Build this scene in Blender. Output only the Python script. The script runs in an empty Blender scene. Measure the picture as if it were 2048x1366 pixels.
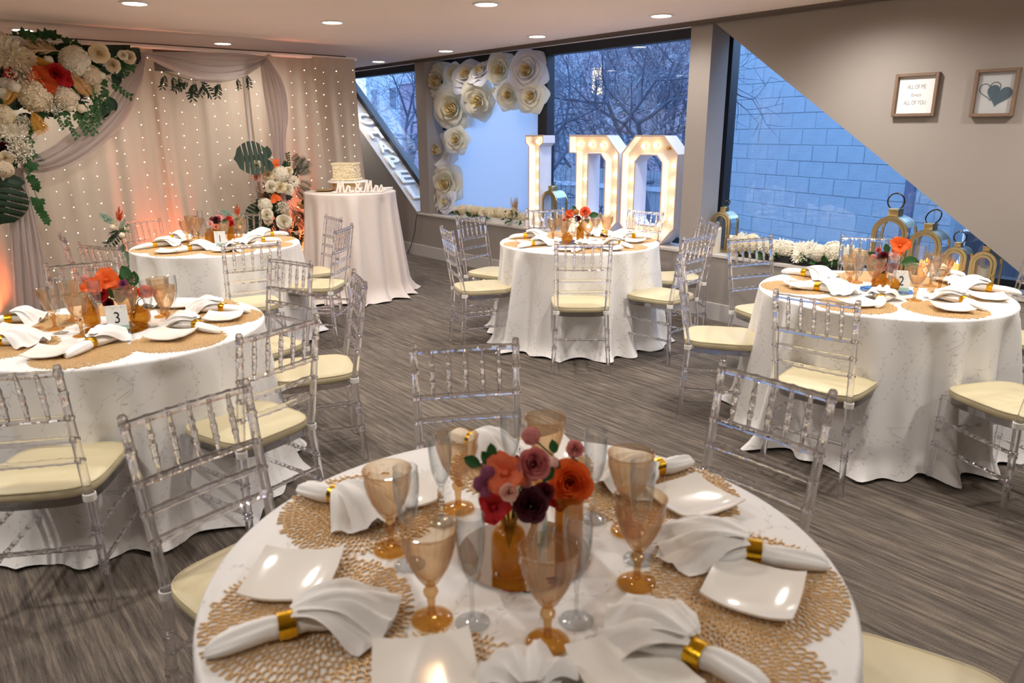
import bpy, bmesh, math, random
from mathutils import Vector, Matrix, geometry
PI = math.pi
rnd = random.Random(7)
SC = bpy.context.scene
COL = SC.collection

# ------------------------------------------------------------------ camera, world, exposure
IMG_W, IMG_H, FPX = 2048, 1366, 1455.46
CAM = Vector((0, 0, 1.605))
FW = Vector((-0.7336, 0.6204, -0.2774)).normalized()
RT = Vector((0.6475, 0.7620, -0.0058)); RT = (RT - FW * RT.dot(FW)).normalized()
UP = RT.cross(FW).normalized()
cd = bpy.data.cameras.new('camera'); cam = bpy.data.objects.new('camera', cd); COL.objects.link(cam)
cam.matrix_world = Matrix(((RT.x, UP.x, -FW.x, CAM.x), (RT.y, UP.y, -FW.y, CAM.y), (RT.z, UP.z, -FW.z, CAM.z), (0, 0, 0, 1)))
cd.sensor_width = 36; cd.lens = FPX / IMG_W * 36; cd.clip_start = 0.05; cd.clip_end = 300
cd.dof.use_dof = True; cd.dof.focus_distance = 5.0; cd.dof.aperture_fstop = 4.0
SC.camera = cam

world = bpy.data.worlds.new('dusk'); SC.world = world; world.use_nodes = True
wn = world.node_tree.nodes; wl = world.node_tree.links
wbg = wn['Background']; wbg.inputs['Color'].default_value = (0.44, 0.655, 1.0, 1); wbg.inputs['Strength'].default_value = 3.25
SC.view_settings.view_transform = 'Standard'; SC.view_settings.look = 'None'; SC.view_settings.gamma = 1
SC.view_settings.use_curve_mapping = False
SC.view_settings.exposure = 0.48
SC.cycles.max_bounces = 14; SC.cycles.transmission_bounces = 12; SC.cycles.transparent_max_bounces = 40
SC.cycles.diffuse_bounces = 8; SC.cycles.glossy_bounces = 6; SC.cycles.sample_clamp_indirect = 6.0; SC.cycles.sample_clamp_direct = 0.0
SC.cycles.use_denoising = True; SC.cycles.caustics_refractive = True; SC.cycles.blur_glossy = 0.5
DOWN_W, DOWN_COL = 7.0, (1.0, 0.94, 0.88)
UPL_W = 15.0

CEIL, WY, TT, SILL = 2.467, 5.36, 0.765, 0.577      # ceiling height, window wall plane, table top height, sill height

def ray(x, y): return FW + RT * ((x - 1024) / FPX) - UP * ((y - 683) / FPX)
def atz(x, y, z):
    d = ray(x, y); return CAM + d * ((z - CAM.z) / d.z)
def aty(x, y, Y):
    d = ray(x, y); return CAM + d * (Y / d.y)
def atx(x, y, X):
    d = ray(x, y); return CAM + d * (X / d.x)
def to_px(p):
    d = Vector(p) - CAM; z = d.dot(FW)
    return 1024 + FPX * d.dot(RT) / z, 683 - FPX * d.dot(UP) / z

# ------------------------------------------------------------------ object helpers
def put(o, label=None, cat=None, group=None, kind=None):
    if label: o['label'] = label
    if cat: o['category'] = cat
    if group: o['group'] = group
    if kind: o['kind'] = kind
    return o
def thing(name, label, cat, loc=(0, 0, 0), rz=0.0, group=None):
    o = bpy.data.objects.new(name, None); COL.objects.link(o)
    o.location = loc; o.rotation_euler = (0, 0, rz); o.empty_display_size = 0.05
    return put(o, label, cat, group)
def ob(name, mesh, parent=None, loc=(0, 0, 0), rot=(0, 0, 0), scale=None, mat=None):
    o = bpy.data.objects.new(name, mesh); COL.objects.link(o)
    if parent: o.parent = parent
    o.location = loc; o.rotation_euler = rot
    if scale is not None: o.scale = scale if hasattr(scale, '__len__') else (scale,) * 3
    if mat:
        o.material_slots[0].link = 'OBJECT'; o.material_slots[0].material = mat
    return o
def dup(root, loc, rz, label=None, group=None):
    r = root.copy(); COL.objects.link(r); r.location = loc; r.rotation_euler = (0, 0, rz)
    if label: r['label'] = label
    if group: r['group'] = group
    for ch in list(root.children):
        c = ch.copy(); COL.objects.link(c); c.parent = r
        for g in ch.children:
            d = g.copy(); COL.objects.link(d); d.parent = c
    return r

class MB:
    def __init__(s): s.v = []; s.f = []; s.uv = {}
    def add(s, vs, fs, M=None):
        n = len(s.v)
        s.v += [tuple(M @ Vector(v)) if M is not None else tuple(v) for v in vs]
        s.f += [tuple(i + n for i in f) for f in fs]
        return s
    def box(s, x0, x1, y0, y1, z0, z1, M=None):
        return s.add([(x0, y0, z0), (x1, y0, z0), (x1, y1, z0), (x0, y1, z0), (x0, y0, z1), (x1, y0, z1), (x1, y1, z1), (x0, y1, z1)],
                     [(3, 2, 1, 0), (4, 5, 6, 7), (0, 1, 5, 4), (1, 2, 6, 5), (2, 3, 7, 6), (3, 0, 4, 7)], M)
    def rbox(s, x0, x1, y0, y1, z0, z1, b=0.004, seg=2, M=None):
        bm = bmesh.new(); bmesh.ops.create_cube(bm, size=1)
        for v in bm.verts: v.co = Vector(((x0 + x1) / 2 + v.co.x * (x1 - x0), (y0 + y1) / 2 + v.co.y * (y1 - y0), (z0 + z1) / 2 + v.co.z * (z1 - z0)))
        bmesh.ops.bevel(bm, geom=bm.edges[:], offset=b, segments=seg, affect='EDGES', profile=0.5)
        bm.verts.index_update()
        s.add([v.co[:] for v in bm.verts], [[v.index for v in f.verts] for f in bm.faces], M); bm.free(); return s
    def tube(s, pts, rad, n=8, caps=True, M=None, closed=False):
        pts = [Vector(p) for p in pts]; m = len(pts)
        if not hasattr(rad, '__len__'): rad = [rad] * m
        vs = []; fs = []; prev = None
        for i, p in enumerate(pts):
            if closed: t = pts[(i + 1) % m] - pts[i - 1]
            else: t = pts[min(i + 1, m - 1)] - pts[max(i - 1, 0)]
            if t.length < 1e-9: t = Vector((0, 0, 1))
            t.normalize()
            if prev is None:
                a = Vector((1, 0, 0)) if abs(t.x) < 0.8 else Vector((0, 1, 0))
                u = (a - t * a.dot(t)).normalized()
            else:
                u = prev - t * prev.dot(t)
                u = u.normalized() if u.length > 1e-6 else t.orthogonal().normalized()
            prev = u; w = t.cross(u)
            for k in range(n):
                a = 2 * PI * k / n
                vs.append(p + (u * math.cos(a) + w * math.sin(a)) * rad[i])
        for i in range(m if closed else m - 1):
            j = (i + 1) % m
            for k in range(n):
                fs.append((i * n + k, i * n + (k + 1) % n, j * n + (k + 1) % n, j * n + k))
        if caps and not closed:
            fs.append(tuple(range(n - 1, -1, -1))); fs.append(tuple((m - 1) * n + k for k in range(n)))
        return s.add(vs, fs, M)
    def lathe(s, prof, n=24, M=None, rib=0, ribamp=0.0, ribrange=None):
        vs = []; fs = []; m = len(prof)
        for i, (r, z) in enumerate(prof):
            for k in range(n):
                a = 2 * PI * k / n; rr = r
                if rib and (ribrange is None or ribrange[0] <= i <= ribrange[1]): rr = r * (1 + ribamp * math.cos(rib * a))
                vs.append((rr * math.cos(a), rr * math.sin(a), z))
        for i in range(m - 1):
            for k in range(n):
                fs.append((i * n + k, i * n + (k + 1) % n, (i + 1) * n + (k + 1) % n, (i + 1) * n + k))
        if prof[0][0] > 1e-5 and False: pass
        return s.add(vs, fs, M)
    def disc(s, r, z, n=24, M=None, flip=False):
        idx = tuple(range(n)); 
        return s.add([(r * math.cos(2 * PI * k / n), r * math.sin(2 * PI * k / n), z) for k in range(n)], [idx[::-1] if flip else idx], M)
    def grid(s, fn, nu, nv, closeu=False, M=None):
        vs = [fn(i / nu if closeu else i / (nu), j / nv) for j in range(nv + 1) for i in range(nu if closeu else nu + 1)]
        w = nu if closeu else nu + 1; fs = []
        for j in range(nv):
            for i in range(nu):
                i2 = (i + 1) % w
                fs.append((j * w + i, j * w + i2, (j + 1) * w + i2, (j + 1) * w + i))
        return s.add(vs, fs, M)
    def prism(s, poly, y0, y1, M=None):
        n = len(poly)
        vs = [(x, y0, z) for x, z in poly] + [(x, y1, z) for x, z in poly]
        fs = [tuple(range(n)), tuple(range(2 * n - 1, n - 1, -1))] + [(i, i + n, (i + 1) % n + n, (i + 1) % n) for i in range(n)]
        return s.add(vs, fs, M)
    def mesh(s, name, mat, smooth=True, angle=40, fix=True):
        me = bpy.data.meshes.new(name); me.from_pydata(s.v, [], s.f); me.update()
        if fix:
            bm = bmesh.new(); bm.from_mesh(me); bmesh.ops.recalc_face_normals(bm, faces=bm.faces); bm.to_mesh(me); bm.free()
        if mat: me.materials.append(mat)
        if smooth:
            me.polygons.foreach_set('use_smooth', [True] * len(me.polygons))
            if angle < 180: me.set_sharp_from_angle(angle=math.radians(angle))
        return me
    def build(s, name, mat, parent=None, loc=(0, 0, 0), rot=(0, 0, 0), smooth=True, angle=40, fix=True):
        return ob(name, s.mesh(name, mat, smooth, angle, fix), parent, loc, rot)

def rod(mb, p0, p1, r, nodes=(), n=8, bump=1.22, w=0.0042, r1=None, mid=None, M=None):
    """a turned rod with small ring nodes at the given fractions; mid = swelling of the middle"""
    p0, p1 = Vector(p0), Vector(p1); L = (p1 - p0).length; st = [(0, 1.0), (1, 1.0)]
    if mid: st += [(q / 6, 1.0) for q in range(1, 6)]
    for t in nodes:
        e = w / L
        st += [(t - 1.6 * e, 1.0), (t - 0.8 * e, bump), (t + 0.8 * e, bump), (t + 1.6 * e, 1.0)]
    st = sorted(q for q in st if -0.001 <= q[0] <= 1.001)
    base = lambda t: (r + ((r1 if r1 is not None else r) - r) * t) * (1 + (mid or 0) * (math.sin(PI * t) ** 1.3 if 0 < t < 1 else 0))
    mb.tube([p0.lerp(p1, t) for t, _ in st], [base(t) * k for t, k in st], n, True, M)

# ------------------------------------------------------------------ materials
def lin(c):
    if isinstance(c, str): c = [int(c[i:i + 2], 16) / 255 for i in (0, 2, 4)]
    return tuple(((q / 12.92) if q <= 0.04045 else ((q + 0.055) / 1.055) ** 2.4) for q in c) + (1,)
def new_mat(name):
    m = bpy.data.materials.new(name); m.use_nodes = True; nt = m.node_tree
    return m, nt, nt.nodes, nt.links, nt.nodes['Principled BSDF'], nt.nodes['Material Output']
def pbr(name, col, rough=0.6, metal=0.0, var=0.0, vscale=8.0, bump=0.0, bscale=60.0, spec=0.5, sheen=0.0, trans=0.0, emit=None, estr=0.0, stretch=None, bdist=0.002):
    m, nt, N, L, B, O = new_mat(name); c = lin(col)
    B.inputs['Base Color'].default_value = c; B.inputs['Roughness'].default_value = rough; B.inputs['Metallic'].default_value = metal
    B.inputs['Specular IOR Level'].default_value = spec
    if sheen: B.inputs['Sheen Weight'].default_value = sheen
    tc = N.new('ShaderNodeTexCoord'); src = tc.outputs['Object']
    if stretch:
        mp = N.new('ShaderNodeMapping'); mp.inputs['Scale'].default_value = stretch; L.new(src, mp.inputs[0]); src = mp.outputs[0]
    if var:
        nz = N.new('ShaderNodeTexNoise'); nz.inputs['Scale'].default_value = vscale; nz.inputs['Detail'].default_value = 4; L.new(src, nz.inputs['Vector'])
        mx = N.new('ShaderNodeMix'); mx.data_type = 'RGBA'; L.new(nz.outputs['Fac'], mx.inputs['Factor'])
        mx.inputs['A'].default_value = tuple(q * (1 - var) for q in c[:3]) + (1,); mx.inputs['B'].default_value = tuple(min(1, q * (1 + var)) for q in c[:3]) + (1,)
        L.new(mx.outputs['Result'], B.inputs['Base Color'])
    if bump:
        nb = N.new('ShaderNodeTexNoise'); nb.inputs['Scale'].default_value = bscale; nb.inputs['Detail'].default_value = 3; L.new(src, nb.inputs['Vector'])
        bp = N.new('ShaderNodeBump'); bp.inputs['Strength'].default_value = bump; bp.inputs['Distance'].default_value = bdist; L.new(nb.outputs['Fac'], bp.inputs['Height']); L.new(bp.outputs[0], B.inputs['Normal'])
    if emit: B.inputs['Emission Color'].default_value = lin(emit); B.inputs['Emission Strength'].default_value = estr
    if trans:                                             # thin cloth or petal: some light comes through
        t = N.new('ShaderNodeBsdfTranslucent'); t.inputs['Color'].default_value = c
        s = N.new('ShaderNodeMixShader'); s.inputs[0].default_value = trans
        L.new(B.outputs[0], s.inputs[1]); L.new(t.outputs[0], s.inputs[2]); L.new(s.outputs[0], O.inputs['Surface'])
    return m
def emis(name, col, strength):
    m, nt, N, L, B, O = new_mat(name); e = N.new('ShaderNodeEmission'); e.inputs[0].default_value = lin(col); e.inputs[1].default_value = strength
    L.new(e.outputs[0], O.inputs['Surface']); return m
def thin(name, face_col, edge_col, gloss=1.0, rough=0.03, ior=1.45, body=0.0, body_col=None, fmax=0.8):
    """thin clear wall: light goes straight through tinted, deeper tint at grazing angle, fresnel gloss on top"""
    m, nt, N, L, B, O = new_mat(name)
    lw = N.new('ShaderNodeLayerWeight'); lw.inputs['Blend'].default_value = 0.35
    mx = N.new('ShaderNodeMix'); mx.data_type = 'RGBA'; L.new(lw.outputs['Facing'], mx.inputs['Factor'])
    mx.inputs['A'].default_value = lin(face_col); mx.inputs['B'].default_value = lin(edge_col)
    tr = N.new('ShaderNodeBsdfTransparent'); L.new(mx.outputs['Result'], tr.inputs[0])
    gl = N.new('ShaderNodeBsdfGlossy'); gl.inputs['Roughness'].default_value = rough; gl.inputs['Color'].default_value = (gloss, gloss, gloss, 1)
    f0 = ((ior - 1) / (ior + 1)) ** 2; l2 = N.new('ShaderNodeLayerWeight'); l2.inputs['Blend'].default_value = 0.5
    pw = N.new('ShaderNodeMath'); pw.operation = 'POWER'; pw.inputs[1].default_value = 4.0; L.new(l2.outputs['Facing'], pw.inputs[0])
    fr = N.new('ShaderNodeMapRange'); fr.inputs['To Min'].default_value = f0; fr.inputs['To Max'].default_value = fmax; L.new(pw.outputs[0], fr.inputs[0])
    ms = N.new('ShaderNodeMixShader'); L.new(fr.outputs[0], ms.inputs[0]); L.new(tr.outputs[0], ms.inputs[1]); L.new(gl.outputs[0], ms.inputs[2])
    out = ms.outputs[0]
    if body:
        df = N.new('ShaderNodeBsdfTranslucent'); df.inputs[0].default_value = lin(body_col); d2 = N.new('ShaderNodeBsdfDiffuse'); d2.inputs[0].default_value = lin(body_col)
        ma = N.new('ShaderNodeMixShader'); ma.inputs[0].default_value = 0.5; L.new(df.outputs[0], ma.inputs[1]); L.new(d2.outputs[0], ma.inputs[2])
        m2 = N.new('ShaderNodeMixShader'); m2.inputs[0].default_value = body; L.new(out, m2.inputs[1]); L.new(ma.outputs[0], m2.inputs[2]); out = m2.outputs[0]
    L.new(out, O.inputs['Surface']); return m
def mix_glass(name, col, tint, fac, ior=1.49, rough=0.0):
    """solid clear plastic: part refracting, part straight-through so that its shadow stays light"""
    m, nt, N, L, B, O = new_mat(name)
    g = N.new('ShaderNodeBsdfGlass'); g.inputs['Color'].default_value = lin(col); g.inputs['IOR'].default_value = ior; g.inputs['Roughness'].default_value = rough
    t = N.new('ShaderNodeBsdfTransparent'); t.inputs[0].default_value = lin(tint)
    s = N.new('ShaderNodeMixShader'); s.inputs[0].default_value = fac
    L.new(g.outputs[0], s.inputs[1]); L.new(t.outputs[0], s.inputs[2]); L.new(s.outputs[0], O.inputs['Surface']); return m

M = {}
M['wall'] = pbr('wall_paint', '958d86', 0.75, var=0.05, vscale=1.5, bump=0.08, bscale=220)
M['wall_dark'] = pbr('dark_wall_paint', '5b4e45', 0.8, var=0.05)
M['wall_low'] = pbr('wall_paint_grey', 'a3a09e', 0.75, var=0.04, vscale=1.5, bump=0.08, bscale=220)
M['ceiling'] = pbr('ceiling_paint', 'f5e3d8', 0.9, var=0.03, vscale=1.0, bump=0.05, bscale=150)
M['pillar'] = pbr('pillar_paint', '9c948e', 0.75, var=0.03, bump=0.05, bscale=200)
M['trim'] = pbr('trim_paint', 'b8b4b0', 0.5, var=0.04)
M['sill'] = pbr('sill_paint', 'c9c2ba', 0.45, var=0.05, vscale=5)
M['gap'] = pbr('shadow_gap_strip', '6b6058', 0.6)  # brown standing in for the shade in the ceiling groove
M['dark_frame'] = pbr('window_frame_dark', '23242a', 0.4, spec=0.6)
M['acrylic'] = mix_glass('clear_acrylic', 'ffffff', 'f6f4fb', 0.22, 1.47, 0.0)
M['cushion'] = pbr('cream_vinyl', 'c8bc98', 0.42, var=0.04, vscale=10, bump=0.12, bscale=90, spec=0.45)
M['tie'] = pbr('white_tie', 'e9e6e0', 0.8, bump=0.3, bscale=200)
M['napkin'] = pbr('white_napkin', 'efede9', 0.85, var=0.03, bump=0.15, bscale=300, sheen=0.1)
M['matgold'] = pbr('gold_placemat', 'dcba88', 0.42, metal=0.25, var=0.12, vscale=40)
M['ringgold'] = pbr('gold_ring', 'ecb92e', 0.22, metal=1.0, bump=0.5, bscale=260, bdist=0.001)
M['gold'] = pbr('brushed_gold', 'dcc38c', 0.28, metal=1.0, var=0.15, vscale=12)
M['porcelain'] = pbr('porcelain', 'f0ece4', 0.12, spec=0.6, bump=0.02, bscale=25)
M['amber_bowl'] = thin('amber_glass_bowl', 'fcf5ea', 'cca878', rough=0.03, fmax=0.95, body=0.06, body_col='f0dcc0')
M['amber_stem'] = thin('amber_glass_stem', 'ecd9b8', 'd9b583', rough=0.04, body=0.08, body_col='dba868')
M['amber_foot'] = thin('amber_glass_foot', 'f6e7c2', 'e8cc94', rough=0.04, body=0.14, body_col='e2ae5e')
M['amber_jar'] = thin('amber_bottle_glass', 'f4e3b0', 'dfbb70', rough=0.06, body=0.24, body_col='dca02c')
M['clear'] = thin('clear_glass', 'fefefe', 'c3cbcf', rough=0.02, fmax=1.0, body=0.035, body_col='f2f6f8')
M['pane'] = thin('window_glass', 'f3f8ff', 'e6f0fa', rough=0.0, ior=1.5, fmax=0.6)
M['mirror'] = pbr('mirror', 'dfe3e6', 0.01, metal=1.0)
M['white'] = pbr('white_paint', 'efedec', 0.55)
M['letter_white'] = pbr('marquee_white', 'eceaf2', 0.5, var=0.02)
M['letter_face'] = pbr('marquee_face', 'd6ccc2', 0.5)
M['letter_rim'] = pbr('marquee_rim', 'c9ab92', 0.5)
M['bulb'] = emis('lit_bulb', (1.0, 0.84, 0.62), 13.0)
M['socket'] = pbr('brass_socket', 'b98a3a', 0.3, metal=1.0)
M['led'] = emis('fairy_light', (1.0, 0.95, 0.78), 22.0)
M['wire'] = thin('clear_wire', 'fbf9f4', 'ece6dc', rough=0.3, fmax=0.2)
M['lens'] = emis('downlight_lens', (1.0, 0.94, 0.84), 12.0)
M['uplens'] = emis('uplight_lens', (1.0, 0.42, 0.16), 5.0)
M['black'] = pbr('black_plastic', '1a1a1c', 0.5)
M['steel'] = pbr('chrome', 'a9a9ad', 0.2, metal=1.0)
M['wood'] = pbr('walnut_frame', '77604f', 0.6, var=0.25, vscale=30, stretch=(1, 1, 6), bump=0.2, bscale=80)
M['paper'] = pbr('white_print', 'dedcdb', 0.7)
M['ink'] = pbr('grey_ink', '4c4a4a', 0.8)
M['heart'] = pbr('slate_blue_print', '4d6472', 0.7)
M['curtain'] = pbr('white_voile', 'd0c0ae', 0.85, trans=0.5, bump=0.12, bscale=240)
M['swag'] = pbr('white_chiffon', 'd9cfcd', 0.85, trans=0.55, bump=0.12, bscale=260)
M['panel'] = pbr('frosted_panel', 'e3e6ee', 0.9, trans=0.75, var=0.03, vscale=1.2)
M['paperrose'] = pbr('ivory_paper', 'f1ecdc', 0.8, trans=0.4, var=0.02)
M['paperrose2'] = pbr('white_paper', 'eceaea', 0.8, trans=0.35, var=0.02)
M['paperheart'] = pbr('cream_paper', 'eee0b4', 0.8, trans=0.3)
M['candle'] = pbr('ivory_wax', 'efe6d2', 0.5, trans=0.3)
M['candle_lit'] = pbr('lit_wax', 'f6d9a0', 0.5, trans=0.3, emit='ffb54a', estr=0.9)
M['flame'] = emis('flame', (1.0, 0.72, 0.28), 14.0)
M['cake'] = pbr('buttercream', 'e6d8b6', 0.6, bump=0.9, bscale=55, bdist=0.006, var=0.05, vscale=40)
M['crystal'] = pbr('crystal_band', 'd8bfa4', 0.15, metal=0.6, bump=1.0, bscale=180, bdist=0.004, var=0.3, vscale=120)
M['sign'] = pbr('sign_white', 'efe6dc', 0.5)
M['card'] = pbr('card', 'eef0ee', 0.6)
M['greenink'] = pbr('teal_band', 'a9cfc6', 0.6)
M['leaf'] = pbr('green_leaf', '2c5a28', 0.6, var=0.3, vscale=14, trans=0.15)
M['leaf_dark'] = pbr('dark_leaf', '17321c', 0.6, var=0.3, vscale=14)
M['leaf_grey'] = pbr('eucalyptus', '6d8371', 0.6, var=0.2, vscale=14)
M['stem'] = pbr('stem_green', '4c5a2e', 0.7)
M['twig'] = pbr('dry_twig', '6b4a33', 0.8)
FC = dict(white='f0ead8', cream='f2e6c8', ivory='ecdfc6', orange='ec6a22', deep_orange='d4571f', peach='eaa083', pink='e29c96', dusty='cc7674', burgundy='4c0a18', wine='6a1020',
          red='bc1418', gold='cc9433', tan='cf9c5e', lilac='a9597e', blush='eec3b4', coral='ee7a50')
for k, c in FC.items(): M['f_' + k] = pbr(k + '_petals', c, 0.7, var=0.14, vscale=25, trans=0.2)
M['plume'] = pbr('pampas_plume', 'e2caa2', 0.9, var=0.2, vscale=40)

def carpet_mat():
    m, nt, N, L, B, O = new_mat('striated_carpet')
    tc = N.new('ShaderNodeTexCoord')
    def noise(scale, sx, sy, det=3, off=0):
        mp = N.new('ShaderNodeMapping'); mp.inputs['Scale'].default_value = (sx, sy, 1); mp.inputs['Location'].default_value = (off, off * 1.7, 0); L.new(tc.outputs['Object'], mp.inputs[0])
        n = N.new('ShaderNodeTexNoise'); n.inputs['Scale'].default_value = scale; n.inputs['Detail'].default_value = det; n.inputs['Roughness'].default_value = 0.6; L.new(mp.outputs[0], n.inputs['Vector']); return n.outputs['Fac']
    def math_(op, a, b):
        n = N.new('ShaderNodeMath'); n.operation = op
        for i, q in enumerate((a, b)):
            if isinstance(q, (int, float)): n.inputs[i].default_value = q
            else: L.new(q, n.inputs[i])
        return n.outputs[0]
    streak = noise(1.0, 2.2, 46, 4)
    fine = noise(1.0, 9, 150, 3, 5)
    grain = noise(260, 1, 1, 1, 3)
    # planks 0.25 x 1.0 m along X with tone steps
    br = N.new('ShaderNodeTexBrick'); br.inputs['Scale'].default_value = 1.0; br.inputs['Brick Width'].default_value = 1.0; br.inputs['Row Height'].default_value = 0.25
    br.inputs['Mortar Size'].default_value = 0.002; br.inputs['Color1'].default_value = (0.35, 0.35, 0.35, 1); br.inputs['Color2'].default_value = (0.65, 0.65, 0.65, 1); br.inputs['Mortar'].default_value = (0.4, 0.4, 0.4, 1)
    L.new(tc.outputs['Object'], br.inputs['Vector'])
    s = math_('ADD', math_('MULTIPLY', streak, 0.62), math_('MULTIPLY', fine, 0.38))
    s = math_('ADD', s, math_('MULTIPLY', math_('SUBTRACT', br.outputs['Color'], 0.5), 0.10))
    s = math_('ADD', s, math_('MULTIPLY', math_('SUBTRACT', grain, 0.5), 0.30))
    cr = N.new('ShaderNodeValToRGB'); e = cr.color_ramp.elements
    e[0].position = 0.36; e[0].color = lin('453f3a'); e[1].position = 0.66; e[1].color = lin('877b6e')
    q = e.new(0.50); q.color = lin('625a53')
    L.new(s, cr.inputs[0]); L.new(cr.outputs[0], B.inputs['Base Color']); B.inputs['Roughness'].default_value = 0.95; B.inputs['Specular IOR Level'].default_value = 0.15
    bp = N.new('ShaderNodeBump'); bp.inputs['Strength'].default_value = 0.5; bp.inputs['Distance'].default_value = 0.004; L.new(math_('ADD', fine, grain), bp.inputs['Height']); L.new(bp.outputs[0], B.inputs['Normal'])
    return m
M['carpet'] = carpet_mat()

def cloth_mat():
    """white satin with fine embroidered vines: thin wavy stems with small leaves on both sides"""
    m, nt, N, L, B, O = new_mat('embroidered_satin')
    tc = N.new('ShaderNodeTexCoord'); sx = N.new('ShaderNodeSeparateXYZ'); L.new(tc.outputs['UV'], sx.inputs[0])
    nz = N.new('ShaderNodeTexNoise'); nz.inputs['Scale'].default_value = 3.5; nz.inputs['Detail'].default_value = 1; L.new(tc.outputs['UV'], nz.inputs['Vector'])
    def mt(op, *a):
        n = N.new('ShaderNodeMath'); n.operation = op
        for i, q in enumerate(a):
            if isinstance(q, (int, float)): n.inputs[i].default_value = q
            else: L.new(q, n.inputs[i])
        return n.outputs[0]
    U, V, W = sx.outputs[0], sx.outputs[1], mt('MULTIPLY', mt('SUBTRACT', nz.outputs['Fac'], 0.5), 0.34)
    def vine(ang, per, sp, off):
        c, s_ = math.cos(ang), math.sin(ang)
        u = mt('ADD', mt('ADD', mt('MULTIPLY', U, c), mt('MULTIPLY', V, s_)), off); v = mt('SUBTRACT', mt('MULTIPLY', V, c), mt('MULTIPLY', U, s_))
        u = mt('ADD', mt('ADD', u, W), mt('MULTIPLY', mt('SINE', mt('MULTIPLY', v, 19.0)), 0.014))
        lx = mt('MULTIPLY', mt('SUBTRACT', mt('FRACT', mt('DIVIDE', u, per)), 0.5), per)
        line = mt('LESS_THAN', mt('ABSOLUTE', lx), 0.0007)
        out = line
        for sgn, ph in ((1, 0.0), (-1, 0.5)):
            ly = mt('MULTIPLY', mt('SUBTRACT', mt('FRACT', mt('ADD', mt('DIVIDE', v, sp), ph)), 0.5), sp)
            x1 = mt('SUBTRACT', lx, sgn * 0.0075); y1 = mt('SUBTRACT', ly, 0.004)
            p = mt('ADD', mt('MULTIPLY', x1, 0.71 * sgn), mt('MULTIPLY', y1, 0.71)); q = mt('SUBTRACT', mt('MULTIPLY', y1, 0.71), mt('MULTIPLY', x1, 0.71 * sgn))
            e = mt('ADD', mt('POWER', mt('DIVIDE', p, 0.0080), 2.0), mt('POWER', mt('DIVIDE', q, 0.0024), 2.0))
            out = mt('MAXIMUM', out, mt('LESS_THAN', e, 1.0))
        return out
    k = mt('MAXIMUM', vine(0.25, 0.125, 0.052, 0.0), vine(-0.55, 0.21, 0.060, 0.04))
    c = N.new('ShaderNodeMix'); c.data_type = 'RGBA'; L.new(k, c.inputs['Factor']); c.inputs['A'].default_value = lin('e8e6e3'); c.inputs['B'].default_value = lin('cecac5')
    L.new(c.outputs['Result'], B.inputs['Base Color']); B.inputs['Roughness'].default_value = 0.48; B.inputs['Sheen Weight'].default_value = 0.1
    bp = N.new('ShaderNodeBump'); bp.inputs['Strength'].default_value = 0.4; bp.inputs['Distance'].default_value = 0.002; L.new(k, bp.inputs['Height']); L.new(bp.outputs[0], B.inputs['Normal'])
    return m
M['cloth'] = cloth_mat()
M['cakecloth'] = pbr('pleated_satin', 'd9cec6', 0.55, var=0.03, vscale=20, bump=0.15, bscale=80)
M['block'] = pbr('painted_block', '8496a4', 0.8, var=0.12, vscale=5, bump=0.7, bscale=40, bdist=0.01)
M['mortar'] = pbr('painted_mortar', '7a8c9a', 0.9, var=0.1, vscale=9, bump=0.5, bscale=60)
M['ground'] = pbr('winter_ground', '5c6068', 0.95, var=0.3, vscale=1.5, bump=0.5, bscale=8)
M['fence'] = pbr('weathered_board', '7f8894', 0.85, var=0.25, vscale=4, stretch=(8, 8, 1))
M['bark'] = pbr('bare_bark', '424a5c', 0.9, var=0.2, vscale=6); M['bark_pale'] = pbr('pale_bark', '9aa2ae', 0.9, var=0.2, vscale=6)
M['brickb'] = pbr('mauve_brick', '8f7f92', 0.9, var=0.15, vscale=3, bump=0.3, bscale=30)
M['stone'] = pbr('pale_render', 'aab4c4', 0.9, var=0.12, vscale=2)
M['roof'] = pbr('slate_roof', '4d5670', 0.8, var=0.2, vscale=4)
M['glassdark'] = pbr('dark_pane', '39485f', 0.15)
M['litwin'] = emis('lit_window', (1.0, 0.85, 0.6), 5.0)

# ------------------------------------------------------------------ the room
def struct(name, mb, mat, parent=None, smooth=False):
    o = mb.build(name, mat, parent, smooth=smooth)
    if not parent: o['kind'] = 'structure'
    return o
XL, XR, YF = -11.0, 3.0, -4.0
struct('floor', MB().box(XL, XR, YF, WY, -0.1, 0), M['carpet'])
struct('ceiling', MB().box(XL, XR, YF, WY + 0.45, CEIL, CEIL + 0.15), M['ceiling'])
DL = lambda z: -8.27 - (z - SILL) / 0.763              # lower left slope of the opening
DR = lambda z: -1.165 - (z - SILL) / 0.711             # upper right slope
struct('wall_back', MB().prism([(XL, 0), (XR, 0), (XR, CEIL), (DR(CEIL), CEIL), (DR(SILL), SILL), (-1.165, 0.552), (-8.27, 0.552), (-8.27, SILL - 0.005), (DL(CEIL), CEIL), (XL, CEIL)], WY, WY + 0.36), M['wall'])
struct('wall_front', MB().box(XL, XR, YF - 0.1, YF, 0, CEIL), M['wall'])
struct('wall_right', MB().box(XR, XR + 0.1, YF, WY, 0, CEIL), M['wall'])
struct('wall_left', MB().box(-8.42, -8.25, YF, 4.44, 0, CEIL), M['wall_dark'])
struct('wall_side', MB().box(XL - 0.1, XL, YF, WY, 0, CEIL), M['wall'])
struct('trim_1', MB().rbox(-8.26, -1.18, WY - 0.012, WY + 0.35, 0.552, SILL, 0.003), M['sill'])
sl = MB(); nx, nz = 0.763 / 1.258, 1 / 1.258; t_ = 0.016
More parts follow.
